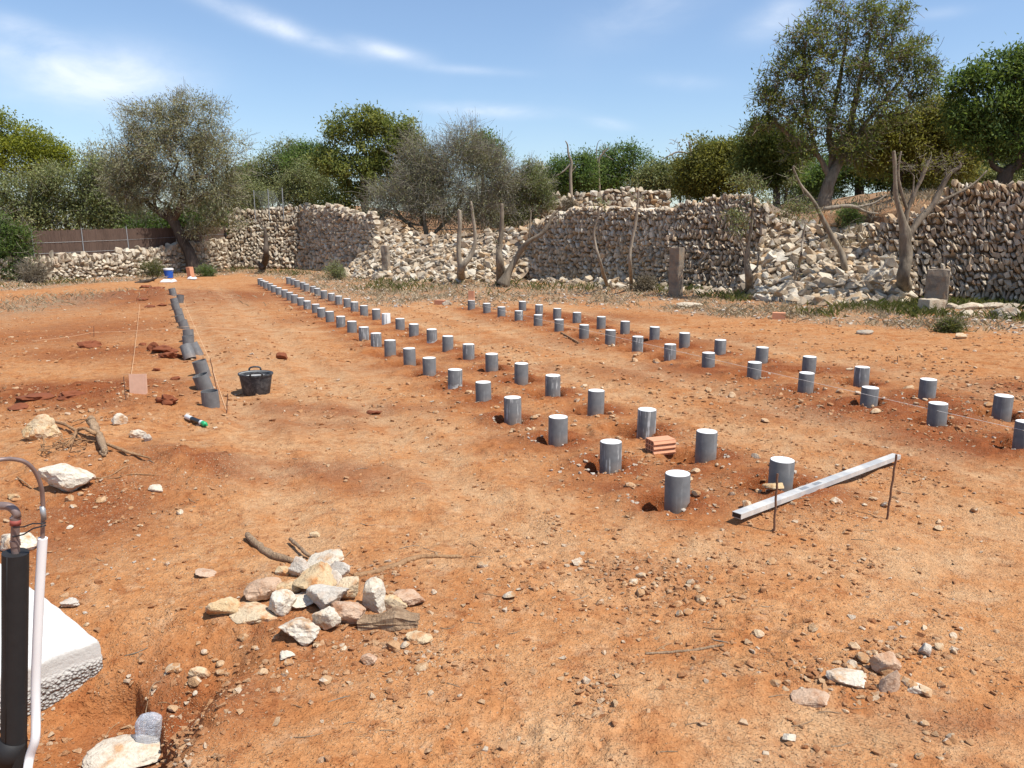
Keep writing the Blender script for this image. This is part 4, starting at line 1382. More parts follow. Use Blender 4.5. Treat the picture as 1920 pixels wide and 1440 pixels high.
M['screen'] = mat_screen()
fence = thing('screen_fence', 'brown heather screen fence on posts above the low field wall', 'fence', wall_at(200) + Vector((0, .5, 0)))
fo = Vector(fence.location)
FPX = [428, 382, 330, 248, 158, 68, -40, -180]
fpts = []
for px in FPX:
    w = wall_at(px)
    fpts.append((Vector((w.x * (1 + .5 / w.y), w.y + .5, top_z(px) - .25)), CAM_H + ray(px, float(np.interp(px, [-180, 68, 250, 434], [440, 437, 432, 428])))[1] * (w.y + .5)))
rg = random.Random(3)
for k, ((a, za), (b, zb)) in enumerate(zip(fpts[:-1], fpts[1:])):
    mbx = MB()
    n = 28
    vv, ff = [], []
    for i in range(n + 1):
        t = i / n
        q = a.lerp(b, t)
        zt = za + (zb - za) * t + rg.uniform(-.03, .03)
        wv = .02 * math.sin(i * 1.7 + k)
        for dy in (-.015, .015):
            vv += [(q.x - fo.x, q.y + dy + wv - fo.y, q.z), (q.x - fo.x, q.y + dy + wv - fo.y, zt)]
    for i in range(n):
        o0, o1 = i * 4, i * 4 + 4
        ff += [(o0, o1, o1 + 1, o0 + 1), (o0 + 2, o0 + 3, o1 + 3, o1 + 2), (o0 + 1, o1 + 1, o1 + 3, o0 + 3)]
    mbx.add(vv, ff).build('screen_panel', M['screen'], fence)
    pb = MB()
    lean = rg.uniform(-.05, .05)
    pb.tube([(a.x - fo.x, a.y - .07 - fo.y, a.z - .2), (a.x - fo.x + lean, a.y - .07 - fo.y, za + .08)], .022, 8)
    pb.build('post', M['steel'], fence)
for zz in (.25, .6):
    pb = MB()
    for (a, za), (b, zb) in zip(fpts[:-1], fpts[1:]):
        pb.tube([(a.x - fo.x, a.y - .045 - fo.y, a.z + (za - a.z) * zz), (b.x - fo.x, b.y - .045 - fo.y, b.z + (zb - b.z) * zz)], .006, 4)
    pb.build('wire', M['steel'], fence)

# short wire mesh fence on the corner wall
w0 = at(478, 396, 41.0)
cf_ = thing('wire_fence', 'short chain link fence with steel posts on the corner wall', 'fence', w0)
mbx = MB()
a, b = Vector((0, 0, 0)), at(531, 392, 41.0) - w0
hgt = 1.0
for i in range(26):
    t = i / 25
    p0, p1 = a.lerp(b, t), a.lerp(b, min(1, t + .35))
    for q0, q1 in (((p0.x, p0.y, p0.z), (p1.x, p1.y, p0.z + hgt * min(1, (min(1, t + .35) - t) / .35))), ((p1.x, p1.y, p0.z), (p0.x, p0.y, p0.z + hgt * min(1, (min(1, t + .35) - t) / .35)))):
        if (Vector(q0) - Vector(q1)).length > .1:
            mbx.tube([q0, q1], .002, 3, caps=False)
mbx.build('mesh_wire', M['steel'], cf_)
for t in (0, .5, 1):
    q = a.lerp(b, t)
    MB().tube([(q.x, q.y, q.z - .5), (q.x, q.y, q.z + hgt + .06)], .028, 8).build('post', M['steel'], cf_)


# ------------------------------------------------------------------ concrete filled pipe piles
def pipe_mat(name, drip=.0, base=.0, allw=.0):
    m, nt, p, out = new_mat(name)
    oc = coords(nt)
    rnd = nd(nt, 'ShaderNodeObjectInfo').outputs['Random']
    off = nd(nt, 'ShaderNodeCombineXYZ')
    nt.links.new(math_(nt, 'MULTIPLY', rnd, 40), off.inputs[0])
    va = nd(nt, 'ShaderNodeVectorMath', operation='ADD')
    nt.links.new(oc, va.inputs[0])
    nt.links.new(off.outputs[0], va.inputs[1])
    mp_ = nd(nt, 'ShaderNodeMapping')
    nt.links.new(va.outputs[0], mp_.inputs[0])
    mp_.inputs['Scale'].default_value = (1, 1, .08)
    st = noise_(nt, mp_.outputs[0], 38, 4, .6)
    blot = noise_(nt, va.outputs[0], 14, 5, .6)
    c = mixc(nt, ramp_(nt, blot, .35, .65), (0.130, 0.129, 0.127), (0.168, 0.166, 0.163))
    sz = nd(nt, 'ShaderNodeSeparateXYZ')
    nt.links.new(oc, sz.inputs[0])
    dust = ramp_(nt, sz.outputs[2], .10, -.08)
    c = mixc(nt, math_(nt, 'MULTIPLY', math_(nt, 'MULTIPLY', dust, blot), .9, clamp=True), c, (0.34, 0.19, 0.10))
    if drip:
        f = math_(nt, 'MULTIPLY', ramp_(nt, st, .56, .64), drip)
        f = math_(nt, 'MULTIPLY', f, ramp_(nt, blot, .3, .55))
        c = mixc(nt, f, c, (0.55, 0.54, 0.51))
    if base:
        f = math_(nt, 'MULTIPLY', ramp_(nt, math_(nt, 'ADD', sz.outputs[2], math_(nt, 'MULTIPLY', blot, .2)), .14, .09), base)
        c = mixc(nt, f, c, (0.60, 0.58, 0.54))
    if allw:
        c = mixc(nt, math_(nt, 'MULTIPLY', ramp_(nt, st, .36, .5), allw), c, (0.68, 0.67, 0.63))
    nt.links.new(c, p.inputs['Base Color'])
    p.inputs['Roughness'].default_value = .55
    p.inputs['Specular IOR Level'].default_value = .25
    return m


M['pipe'] = pipe_mat('grey_pvc', .12)
M['pipe_drip'] = pipe_mat('grey_pvc_cement_runs', .75)
M['pipe_base'] = pipe_mat('grey_pvc_cement_foot', .25, 1.0)
M['pipe_white'] = pipe_mat('grey_pvc_cement_coated', .5, .3, 1.0)
M['cap'] = plain('white_cement_cap', (0.80, 0.78, 0.74), .85, var=.07, scale=30, bump=.25)
pipe_prof = [(.100, -.3), (.100, .246), (.0985, .249), (.095, .249), (.095, .20)]
PIPE_ME = {}
for k in ('pipe', 'pipe_drip', 'pipe_base', 'pipe_white'):
    PIPE_ME[k] = MB().lathe(pipe_prof, 40).mesh('pipe', M[k], True)
    PIPE_ME[k].set_sharp_from_angle(angle=R(40))
cap_b = MB()
cap_b.lathe([(.0945, .21), (.0955, .2505), (.094, .2525), (.06, .2545), (.03, .2535), (.0, .254)], 40)
CAP_ME = cap_b.mesh('concrete_cap', M['cap'], True)
CAP_ME.set_sharp_from_angle(angle=R(40))
ORD = ['first', 'second', 'third', 'fourth', 'fifth', 'sixth', 'seventh', 'eighth', 'ninth', 'tenth', 'eleventh', 'twelfth', 'thirteenth', 'fourteenth', 'fifteenth', 'sixteenth', 'seventeenth', 'eighteenth', 'nineteenth', 'twentieth', 'twenty-first', 'twenty-second', 'twenty-third', 'twenty-fourth', 'twenty-fifth', 'twenty-sixth', 'twenty-seventh']
ROWNAME = {'B1': 'left row of long middle pair', 'B2': 'right row of long middle pair', 'C1': 'front row of right-hand pair', 'C2': 'back row of right-hand pair'}
special = {('B2', 12): 'pipe_white', ('B1', 5): 'pipe_base', ('B1', 6): 'pipe', ('B1', 3): 'pipe_drip', ('B2', 2): 'pipe_drip', ('B2', 4): 'pipe_drip', ('B1', 9): 'pipe_drip', ('B2', 9): 'pipe_base', ('B2', 1): 'pipe', ('B1', 0): 'pipe', ('B2', 0): 'pipe', ('B1', 1): 'pipe_drip', ('B1', 4): 'pipe'}
prng = random.Random(8)
for k in ROWS:
    for i, p in enumerate(ROWS[k]):
        mk = special.get((k, i)) or prng.choice(['pipe', 'pipe', 'pipe', 'pipe_drip'])
        extra = {'pipe_white': ', coated white with cement', 'pipe_base': ', cement at its foot'}.get(mk, '')
        lab = 'grey pipe pile, %s from front, %s%s' % (ORD[i], ROWNAME[k], extra)
        dz = prng.uniform(-.008, .008)
        t = thing('pipe_pile', lab, 'pile', (p.x, p.y, dz), (R(prng.uniform(-1.2, 1.2)), R(prng.uniform(-1.2, 1.2)), prng.uniform(0, 6.28)), 'concrete filled pipe piles in rows')
        obj('pipe', PIPE_ME[mk], t)
        obj('concrete_cap', CAP_ME, t)

# ------------------------------------------------------------------ loose open pipes on the left
HOL = {}
for nm, L in (('short', .26), ('long', .42)):
    HOL[nm] = MB().lathe([(.100, 0), (.100, L), (.0945, L), (.0945, .0), (.100, 0)], 36).mesh('pipe_ring', M['pipe'], True)
    HOL[nm].set_sharp_from_angle(angle=R(40))
# foot pixel, size, lean to the left (deg), lean away (deg), sink, label
LOOSE = [(396, 760, 'short', 1, 2, .08, 'open upright grey pipe nearest the camera in the loose line at left'), (388, 730, 'short', 14, 8, .05, 'tilted open grey pipe, second from the front of the loose line'),
         (383, 704, 'short', 12, 4, .03, 'tilted open grey pipe, third from the front of the loose line'), (357, 674, 'short', 22, -22, .0, 'open grey pipe tipped far to the left in the loose line'),
         (372, 664, 'short', 24, 0, .05, 'grey pipe leaning behind the tipped one in the loose line'), (354, 651, 'short', 2, -3, .05, 'upright open grey pipe just behind the tipped one'),
         (354, 640, 'short', 2, -6, .03, 'open grey pipe showing its dark mouth at the middle of the loose line'), (348, 617, 'short', 13, 2, .06, 'leaning grey pipe, eighth from the front of the loose line'),
         (342, 606, 'short', 14, 4, .06, 'leaning grey pipe, ninth from the front of the loose line'), (338, 594, 'short', 12, 0, .06, 'leaning grey pipe, tenth from the front of the loose line'), (333, 582, 'short', 14, 3, .06, 'leaning grey pipe, fifth from the far end of the loose line'),
         (330, 573, 'short', 12, 0, .05, 'leaning grey pipe, fourth from the far end of the loose line'), (337, 567, 'short', -8, 0, .04, 'grey pipe standing out to the right near the far end of the loose line'), (326, 558, 'short', 10, 0, .03, 'last grey pipe at the far end of the loose line')]
for px, py, sz_, lx, ly, sk, lab in LOOSE:
    q = gp(px, py)
    r_ = prng.uniform(0, 6)
    t = obj('loose_pipe', HOL[sz_], None, q - Vector((0, 0, sk)))
    t.rotation_euler = (Matrix.Rotation(R(ly), 3, 'X') @ Matrix.Rotation(R(-lx), 3, 'Y') @ Matrix.Rotation(r_, 3, 'Z')).to_euler()
    tag(t, lab, 'pipe', 'loose open pipes in a line at left')


# ------------------------------------------------------------------ stakes and strings
def stake(label, pxb, pyb, pxt, pyt, r=.006, sink=.15):
    b_ = gp(pxb, pyb)
    tp = at(pxt, pyt, b_.y + .03)
    m_ = MB()
    d = (tp - b_).normalized()
    n = max(6, int((tp - b_).length / .02))
    pts = [(-d * sink)[:]] + [((tp - b_) * (i / n) + Vector((.002 * math.sin(i * .9), 0, 0)))[:] for i in range(n + 1)]
    m_.tube(pts, [r * (1 + .1 * (i % 2)) for i in range(len(pts))], 7)
    o = m_.build('rebar_stake', M['rust'], None, False)
    o.location = b_
    tag(o, label, 'stake', 'thin iron marking stakes')
    return b_, tp


stake('rusty iron stake standing before the near end of the straightedge', 1451, 997, 1458, 888, .008)
stake('rusty iron stake leaning at the far end of the straightedge', 1663, 974, 1681, 852, .008)
s1 = stake('thin iron stake left of the upright terracotta tile', 236, 750, 232, 706)
s2 = stake('iron stake behind the loose pipes carrying the right-hand string', 412, 757, 394, 672)
s3 = stake('short iron stake right of the front loose pipe', 425, 775, 427, 738)
stake('short lone stake in the bare earth at far left', 176, 632, 176, 612)
stake('thin tall stake near the far end of the right-hand pile pair', 924, 566, 924, 532)
stake('short twig-like stake far right beyond the back row', 1683, 680, 1683, 668)


def cord(name, label, pts, r, mat, sag=.02):
    org = Vector(pts[0])
    m_ = MB()
    q = []
    for a, b in zip(pts[:-1], pts[1:]):
        for i in range(12):
            t = i / 12
            v = Vector(a).lerp(Vector(b), t) - org
            q.append((v.x, v.y, v.z - sag * math.sin(math.pi * t)))
    q.append(tuple(Vector(pts[-1]) - org))
    m_.tube(q, r, 5)
    o = m_.build(name, M[mat])
    o.location = org
    return tag(o, label, 'string')


cord('marking_string', 'orange string running from the tile to the far spoil heap', [gp(240, 750) + Vector((0, 0, .03)), gp(254, 660) + Vector((0, 0, .09)), gp(263, 578) + Vector((0, 0, .12))], .0024, 'string')
cord('marking_string', 'orange string running along the right side of the loose pipes', [gp(426, 775) + Vector((0, 0, .02)), gp(395, 690) + Vector((0, 0, .12)), gp(345, 575) + Vector((0, 0, .15))], .0024, 'string')
c1 = ROWS['C1']
side = Vector((-.905, -.425, 0)) * .108
cord('marking_string', 'taut pale string along the front row of the right-hand pile pair', [c1[0] + side + Vector((.2, -.4, .18)), c1[7] + side + Vector((0, 0, .185)), c1[15] + side + Vector((-.1, .3, .2))], .002, 'string_white', .004)
cord('marking_string', 'string stretched across the field between lone stake and loose pipes', [gp(60, 645) + Vector((0, 0, .06)), gp(176, 631) + Vector((0, 0, .10)), gp(358, 630) + Vector((0, 0, .2)), gp(620, 628) + Vector((0, 0, .05))], .0022, 'string')

# ------------------------------------------------------------------ rubber tub
tp_ = gp(481, 737)
tub = thing('rubber_tub', 'black rubber builder tub with two handles on bare earth', 'tub', tp_ - Vector((0, 0, .01)), (0, R(1), R(20)))
m, nt, p, out = new_mat('dusty_black_rubber')
n1 = noise_(nt, coords(nt), 14, 6, .7)
n2 = noise_(nt, coords(nt), 60, 3, .6)
c = mixc(nt, ramp_(nt, n1, .45, .75), (0.040, 0.042, 0.046), (0.15, 0.15, 0.15))
c = mixc(nt, math_(nt, 'MULTIPLY', ramp_(nt, n2, .62, .72), .5), c, (0.32, 0.31, 0.29))
nt.links.new(c, p.inputs['Base Color'])
p.inputs['Roughness'].default_value = .6
M['rubber'] = m
RT, RB, HT = .215, .172, .285
MB().lathe([(0, 0), (RB - .01, 0), (RB, .012), (RT - .004, HT - .02), (RT + .010, HT - .018), (RT + .010, HT), (RT - .008, HT), (RB - .008, .02), (0, .02)], 48).build('body', M['rubber'], tub, True).data.set_sharp_from_angle(angle=R(35))
M['mortar'] = plain('dry_mortar', (0.42, 0.41, 0.39), .95, var=.15, scale=40, bump=.5)
rl = RB - .008 + (RT - RB) * .78
MB().lathe([(RT - .0095, HT - .006), (rl + .003, HT * .80), (0, HT * .78)], 48).build('mortar_residue', M['mortar'], tub, True)
for s in (-1, 1):
    hb = MB()
    hp = [(s * .075 * math.cos(math.pi * i / 10) * 1.0, 0, 0) for i in range(11)]
    pts = []
    for i in range(13):
        a_h = math.pi * i / 12
        xx = .075 * math.cos(a_h)
        zz = .052 * math.sin(a_h) ** .5
        pts.append((xx, s * -(RT + .004), HT - .006 + zz))
    hb.tube(pts, .012, 8)
    hb.build('handle', M['rubber'], tub, True)

# ------------------------------------------------------------------ aluminium straightedge
pa, pb_ = gp(1380, 984), gp(1680, 866)
d = pb_ - pa
L = d.length
over = 0.0
for i in range(60):
    q_ = pa.lerp(pb_, i / 59)
    nrm = Vector((-d.y, d.x, 0)).normalized()
    for s_ in (-.05, 0, .05):
        w_ = q_ + nrm * s_
        over = max(over, float(hz(np.array([w_.x]), np.array([w_.y]))[0]) - q_.z)
bar = thing('straightedge', 'long silvery aluminium straightedge lying on the earth between two stakes', 'straightedge', pa + Vector((0, 0, over * .7)))
bar.rotation_euler = (0, -math.asin(d.z / L), math.atan2(d.y, d.x))
m, nt, p, out = new_mat('cement_smeared_aluminium')
n1 = noise_(nt, coords(nt), 5, 6, .65)
n2 = noise_(nt, coords(nt), 40, 4, .6)
c = mixc(nt, ramp_(nt, n1, .42, .62), (0.44, 0.44, 0.43), (0.66, 0.63, 0.57))
c = mixc(nt, math_(nt, 'MULTIPLY', ramp_(nt, n2, .55, .7), .5), c, (0.42, 0.36, 0.29))
nt.links.new(c, p.inputs['Base Color'])
p.inputs['Metallic'].default_value = .15
p.inputs['Roughness'].default_value = .5
M['alu'] = m
W_, H_, T_ = .078, .04, .003
bb = MB()
prof = [(-W_ / 2, 0), (W_ / 2, 0), (W_ / 2, H_), (-W_ / 2, H_)]
pin = [(-W_ / 2 + T_, T_), (W_ / 2 - T_, T_), (W_ / 2 - T_, H_ - T_), (-W_ / 2 + T_, H_ - T_)]
vv = [(x, y, z) for x in (0, L) for (y, z) in prof] + [(x, y, z) for x in (0, L) for (y, z) in pin]
ff = []
for i in range(4):
    j = (i + 1) % 4
    ff += [(i, j, 4 + j, 4 + i), (8 + i, 12 + i, 12 + j, 8 + j), (i, 8 + i, 8 + j, j), (4 + i, 4 + j, 12 + j, 12 + i)]
bb.add(vv, ff).build('tube', M['alu'], bar)
for x in (0, L):
    eb = MB()
    eb.box((x + (.006 if x == 0 else -.006), 0, H_ / 2), (.012, W_ - 2 * T_ - .001, H_ - 2 * T_ - .001))
    eb.build('end_plug', M['black_plastic'], bar)
for fr in (.36, .44):
    MB().box((L * fr, 0, H_ + .0012), (.10, W_ * .5, .002)).build('label_strip', M['steel'], bar)

# ------------------------------------------------------------------ bricks and tiles
def hollow_brick(name, label, loc, size, rz, mat, cells=(3, 2), rib=False, tilt=(0, 0)):
    L_, W2, H2 = size
    t = thing(name, label, 'brick', loc, (tilt[0], tilt[1], rz))
    b_ = MB()
    # side walls with ribs along the length, cells as real holes at both ends
    nx, nz = cells
    th = .009
    def slab(y0, y1, z0, z1):
        b_.box((0, (y0 + y1) / 2, (z0 + z1) / 2), (L_, y1 - y0, z1 - z0))
    for i in range(nx + 1):
        y = -W2 / 2 + (W2 - th) * i / nx
        slab(y, y + th, th * 0 + .0, H2)
    for j in range(nz + 1):
        z = (H2 - th) * j / nz
        for i in range(nx):
            y0 = -W2 / 2 + (W2 - th) * i / nx + th
            y1 = -W2 / 2 + (W2 - th) * (i + 1) / nx
            b_.box((0, (y0 + y1) / 2, z + th / 2), (L_ - .001, y1 - y0 + .0005, th - .0006))
    b_.build('shell', M[mat], t)
    if rib:
        for j in range(nz):
            z = (H2 - th) * (j + .5) / nz + th / 2
            r_ = MB()
            for s in (-1, 1):
                y = s * W2 / 2
                r_.add([(-L_ / 2 * .98, y, z - .02), (L_ / 2 * .98, y, z - .02), (L_ / 2 * .98, y + s * .014, z - .004), (-L_ / 2 * .98, y + s * .014, z - .004), (-L_ / 2 * .98, y, z + .02), (L_ / 2 * .98, y, z + .02)],
                       [(0, 1, 2, 3), (3, 2, 5, 4), (0, 3, 4), (1, 5, 2), (0, 4, 5, 1)])
            r_.build('rib', M[mat], t)
    return t


q = gp(1240, 850)
hollow_brick('hollow_brick', 'ribbed terracotta hollow brick lying between the front piles', q + Vector((0, .06, -.015)), (.25, .15, .15), R(20), 'terracotta', (3, 3), True)
q = gp(826, 571)
hollow_brick('hollow_brick', 'lone terracotta brick lying beyond the pile rows near centre', q, (.3, .2, .13), R(-25), 'terracotta', (3, 2))
q = Vector(ROWS['C1'][15]) + Vector((0, 0, PILE_TOP + .004))
hollow_brick('hollow_brick', 'terracotta brick set upright on the last pile of the right-hand front row', q + Vector((-.01, 0, .125)), (.25, .16, .06), R(75), 'terracotta', (3, 1), tilt=(0, R(90)))
q = gp(354, 521)
hollow_brick('hollow_brick', 'terracotta brick standing on end beside the blue bucket', q + Vector((0, 0, .22)), (.5, .24, .2), R(60), 'terracotta', (3, 2), tilt=(0, R(84)))
q = gp(1460, 598)
hollow_brick('hollow_brick', 'terracotta brick on the grass edge right of centre', q, (.3, .24, .16), R(-20), 'terracotta', (3, 2))
q = gp(260, 738)
tl = thing('terracotta_tile', 'thin pale terracotta tile standing upright by the string', 'tile', q + Vector((0, 0, -.02)), (R(-6), 0, R(4)))
b_ = MB()
Wt, Ht, Tt = .205, .265, .035
b_.box((0, -.0135, Ht / 2), (Wt, .008, Ht))
b_.box((0, .0135, Ht / 2), (Wt, .008, Ht))
for i in range(7):
    b_.box((-Wt / 2 + .0025 + (Wt - .005) * i / 6, 0, Ht / 2), (.005, .019, Ht - .001))
b_.build('shell', M['terracotta_pale'], tl)

# ------------------------------------------------------------------ sealant cartridge
q0, q1 = gp(350, 786), gp(389, 802)
dd = q1 - q0
ct = thing('sealant_cartridge', 'black and silver sealant cartridge with green cap lying on the earth', 'cartridge', q0 + Vector((0, 0, .03)))
ct.rotation_euler = dd.to_track_quat('Z', 'Y').to_euler()
Lc = dd.length
MB().lathe([(0, 0), (.026, 0), (.027, .004), (.027, Lc * .28), (0, Lc * .28)], 24).build('foil_end', M['silver'], ct, True).data.set_sharp_from_angle(angle=R(40))
MB().lathe([(0, Lc * .281), (.0268, Lc * .281), (.0268, Lc * .70), (0, Lc * .70)], 24).build('body', M['black_plastic'], ct, True).data.set_sharp_from_angle(angle=R(40))
MB().lathe([(0, Lc * .701), (.027, Lc * .701), (.027, Lc * .78), (.025, Lc * .79), (0, Lc * .79)], 24).build('silver_band', M['silver'], ct, True).data.set_sharp_from_angle(angle=R(40))
MB().lathe([(0, Lc * .791), (.0285, Lc * .791), (.027, Lc * .9), (.012, Lc * .92), (.010, Lc), (0, Lc)], 24).build('cap', M['green_plastic'], ct, True).data.set_sharp_from_angle(angle=R(40))

# ------------------------------------------------------------------ far corner: bucket, rags, charred branch
q = gp(317, 521)
bk = thing('bucket', 'blue plastic bucket with white rim in the far left corner', 'bucket', q)
MB().lathe([(0, 0), (.165, 0), (.2, .36), (.19, .36), (.155, .02), (0, .02)], 28).build('body', M['blue_plastic'], bk, True).data.set_sharp_from_angle(angle=R(40))
MB().lathe([(.201, .35), (.215, .35), (.215, .41), (.15, .42), (0, .425)], 28).build('lid', M['white_plastic'], bk, True).data.set_sharp_from_angle(angle=R(40))
hb = MB()
hb.tube([(.21 * math.cos(a), -.1 * math.sin(a) - .02, .34 - .13 * math.sin(a)) for a in np.linspace(0, math.pi, 12)], .006, 6)
hb.build('handle', M['steel'], bk)


def rag(label, px, py, w, d, h, seed):
    q = gp(px, py)
    N_ = 14
    v, f = [], []
    for i in range(N_):
        for j in range(N_):
            x, y = (i / (N_ - 1) - .5) * w, (j / (N_ - 1) - .5) * d
            nn = mnoise.noise(Vector((x * 7, y * 7, seed))) * .5 + .5
            edge = min(i, j, N_ - 1 - i, N_ - 1 - j)
            v.append((x + .05 * mnoise.noise(Vector((x * 5, y * 5, seed + 9))), y, h * nn * min(1, edge / 2) + .01))
    for i in range(N_ - 1):
        for j in range(N_ - 1):
            a = i * N_ + j
            f.append((a, a + N_, a + N_ + 1, a + 1))
    o = MB().add(v, f).build('crumpled_sheet', M['paper'], None, True)
    o.location = q
    so = o.modifiers.new('thick', 'SOLIDIFY')
    so.thickness = .006
    tag(o, label, 'sheet')


rag('crumpled white sheet on the ground in front of the blue bucket', 316, 529, .5, .5, .16, 1)
rag('small crumpled white paper beside the standing brick', 361, 524, .32, .3, .14, 2)
tree('fallen_branch', 'charred dark branch lying left of the blue bucket', 'branch', gp(275, 530).y, [[(254, 531, .07), (268, 528, .08), (282, 526, .06), (294, 521, .03)], [(268, 528, .05), (262, 524, .03)], [(282, 526, .04), (290, 527, .02)]], [], 'olive', 'bark_dark', 0, 0, 0, 0, 0, 201)
q = gp(1092, 641)
wd0, wd1 = gp(1052, 626), gp(1086, 644)
o = MB().tube([(0, 0, .015), tuple((wd1 - wd0) * .5 + Vector((0, 0, .02))), tuple(wd1 - wd0 + Vector((0, 0, .012)))], [.02, .02, .016], 7).build('wooden_bar', M['root'])
o.location = wd0
tag(o, 'thin reddish wooden bar lying before the right-hand pile pair', 'bar')

# ------------------------------------------------------------------ foreground left: concrete block, pipes, bottle
TZ = .06
pc, pbk, pfr = gz(186, 1196, TZ), gz(0, 1052, TZ), gz(0, 1268, TZ)
e1 = (pbk - pc).normalized()
e2 = (pfr - pc).normalized()
blk = thing('concrete_block', 'rough white concrete footing block at the left frame edge', 'block', (pc.x, pc.y, -.2))
bm = bmesh.new()
NU, NV, NW = 36, 30, 12
LU, LV, HB = 1.5, 1.0, TZ + .2 + .0
vid = {}


def bpt(u, v, w):
    k = (u, v, w)
    if k not in vid:
        p_ = e1 * (LU * u / NU) + e2 * (LV * v / NV)
        p_ = Vector((p_.x, p_.y, HB * w / NW))
        side = (u in (0, NU)) or (v in (0, NV))
        rough = .012 if (side and w < NW * .62) else .004
        q_ = p_ * 30
        n_ = mnoise.noise_vector(q_) * rough + mnoise.noise_vector(p_ * 8) * .008
        if side and w < NW * .3:
            n_ += Vector(mnoise.noise_vector(p_ * 14)) * .012
        if w == NW and not side:
            n_.z += .01 * mnoise.noise(p_ * 5)
        if w == NW and side:
            p_ -= (e1 * (1 if u == 0 else 0) + e2 * (1 if v == 0 else 0)) * -.008
            p_.z -= .006
        vid[k] = bm.verts.new(p_ + n_)
    return vid[k]


def quad_face(a, b, c, d):
    try:
        bm.faces.new((bpt(*a), bpt(*b), bpt(*c), bpt(*d)))
    except ValueError:
        pass


for u in range(NU):
    for v in range(NV):
        quad_face((u, v, NW), (u + 1, v, NW), (u + 1, v + 1, NW), (u, v + 1, NW))
for u in range(NU):
    for w in range(NW):
        quad_face((u, 0, w), (u + 1, 0, w), (u + 1, 0, w + 1), (u, 0, w + 1))
        quad_face((u, NV, w), (u + 1, NV, w), (u + 1, NV, w + 1), (u, NV, w + 1))
for v in range(NV):
    for w in range(NW):
        quad_face((0, v, w), (0, v + 1, w), (0, v + 1, w + 1), (0, v, w + 1))
        quad_face((NU, v, w), (NU, v + 1, w), (NU, v + 1, w + 1), (NU, v, w + 1))
bmesh.ops.recalc_face_normals(bm, faces=bm.faces)
me = bpy.data.meshes.new('slab')
bm.to_mesh(me)
bm.free()
me.shade_smooth()
me.set_sharp_from_angle(angle=R(50))
m, nt, p, out = new_mat('rough_white_concrete')
oc = coords(nt)
n1 = noise_(nt, oc, 6, 6, .65)
n2 = noise_(nt, oc, 55, 4, .7)
sz = nd(nt, 'ShaderNodeSeparateXYZ')
nt.links.new(oc, sz.inputs[0])
coarse = ramp_(nt, math_(nt, 'ADD', sz.outputs[2], math_(nt, 'MULTIPLY', n1, .12)), .22, .17)
vo = nd(nt, 'ShaderNodeTexVoronoi')
vo.inputs['Scale'].default_value = 60
nt.links.new(oc, vo.inputs['Vector'])
c = mixc(nt, ramp_(nt, n1, .35, .65), (0.60, 0.575, 0.53), (0.70, 0.68, 0.63))
c = mixc(nt, math_(nt, 'MULTIPLY', ramp_(nt, n2, .5, .66), .5), c, (0.46, 0.43, 0.385))
band = math_(nt, 'MULTIPLY', ramp_(nt, sz.outputs[2], .25, .235), .55)
c = mixc(nt, band, c, (0.44, 0.40, 0.345))
pit = math_(nt, 'MULTIPLY', coarse, ramp_(nt, vo.outputs['Distance'], .35, .75))
c = mixc(nt, math_(nt, 'MULTIPLY', pit, .8), c, (0.25, 0.225, 0.195))
nt.links.new(c, p.inputs['Base Color'])
bb_ = bump_(nt, p, n1, .3, .02)
bb_ = bump_(nt, p, n2, .6, .008, bb_)
inv = math_(nt, 'MULTIPLY', math_(nt, 'SUBTRACT', 1.0, vo.outputs['Distance']), coarse)
bump_(nt, p, inv, 1.0, .03, bb_)
M['block'] = m
me.materials.append(m)
obj('slab', me, blk)

# insulated pipe riser
pr = gz(26, 1424, -.14)
ip = thing('insulated_pipe', 'black foam sleeved copper riser pipe at the left frame edge', 'pipe', pr)
Yr = pr.y


def L2(px, py, dy=0.0):
    return at(px, py, Yr + dy) - pr


top = L2(29, 1036)
sl_ = MB()
pts = [L2(26, 1424) + Vector((0, 0, -.05)), L2(26, 1380), L2(27, 1300), L2(28, 1200), L2(28.5, 1110), top]
R_S = .0495
sl_.tube([tuple(q) for q in pts], [R_S, R_S, R_S, R_S * .985, R_S, R_S], 28)
sl_.build('foam_sleeve', M['foam'], ip, True).data.set_sharp_from_angle(angle=R(40))
sb = MB()
sb.tube([tuple(q + Vector((-.004, -R_S * .99, 0))) for q in pts[1:]], .0022, 5)
sb.build('sleeve_seam', M['foam'], ip, True)
cb_ = MB()
cb_.tube([tuple(L2(17, 1432)), tuple(L2(20, 1405) + Vector((0, -.005, 0))), tuple(L2(26, 1385))], [.060, .060, .054], 24)
cb_.build('tape_collar', M['foam'], ip, True)
cp = MB()
cpts = [top - Vector((0, 0, .1)), top, L2(28, 1010), L2(29, 985), L2(29.5, 968)]
corner = L2(29, 945)
for a in np.linspace(0, math.pi / 2, 7):
    cpts.append(Vector((corner.x - .045 * (1 - math.cos(a)), corner.y, L2(29, 968).z + .045 * math.sin(a))))
endp = cpts[-1]
cpts += [endp + Vector((-.05, -.0, 0)), endp + Vector((-.3, -.02, .0))]
cp.tube([tuple(q) for q in cpts], .0165, 16)
cp.build('copper_pipe', M['copper'], ip, True)
for pyj in (1018, 975):
    j_ = MB()
    q_ = L2(28.5, pyj)
    j_.tube([tuple(q_ - Vector((0, 0, .012))), tuple(q_ + Vector((0, 0, .012)))], .0195, 16)
    j_.build('coupling', M['copper'], ip, True).data.set_sharp_from_angle(angle=R(40))
M['red_mark'] = plain('red_paint_mark', (0.30, 0.075, 0.055), .6)
j_ = MB()
j_.tube([tuple(L2(28.6, 984)), tuple(L2(29, 974))], .0205, 16)
j_.build('painted_band', M['red_mark'], ip, True)

# white conduit with a thin tube bent over the top
cr = gz(52, 1432, -.14)
cn = thing('conduit', 'white flexible conduit with thin copper tube beside the black riser', 'conduit', cr)


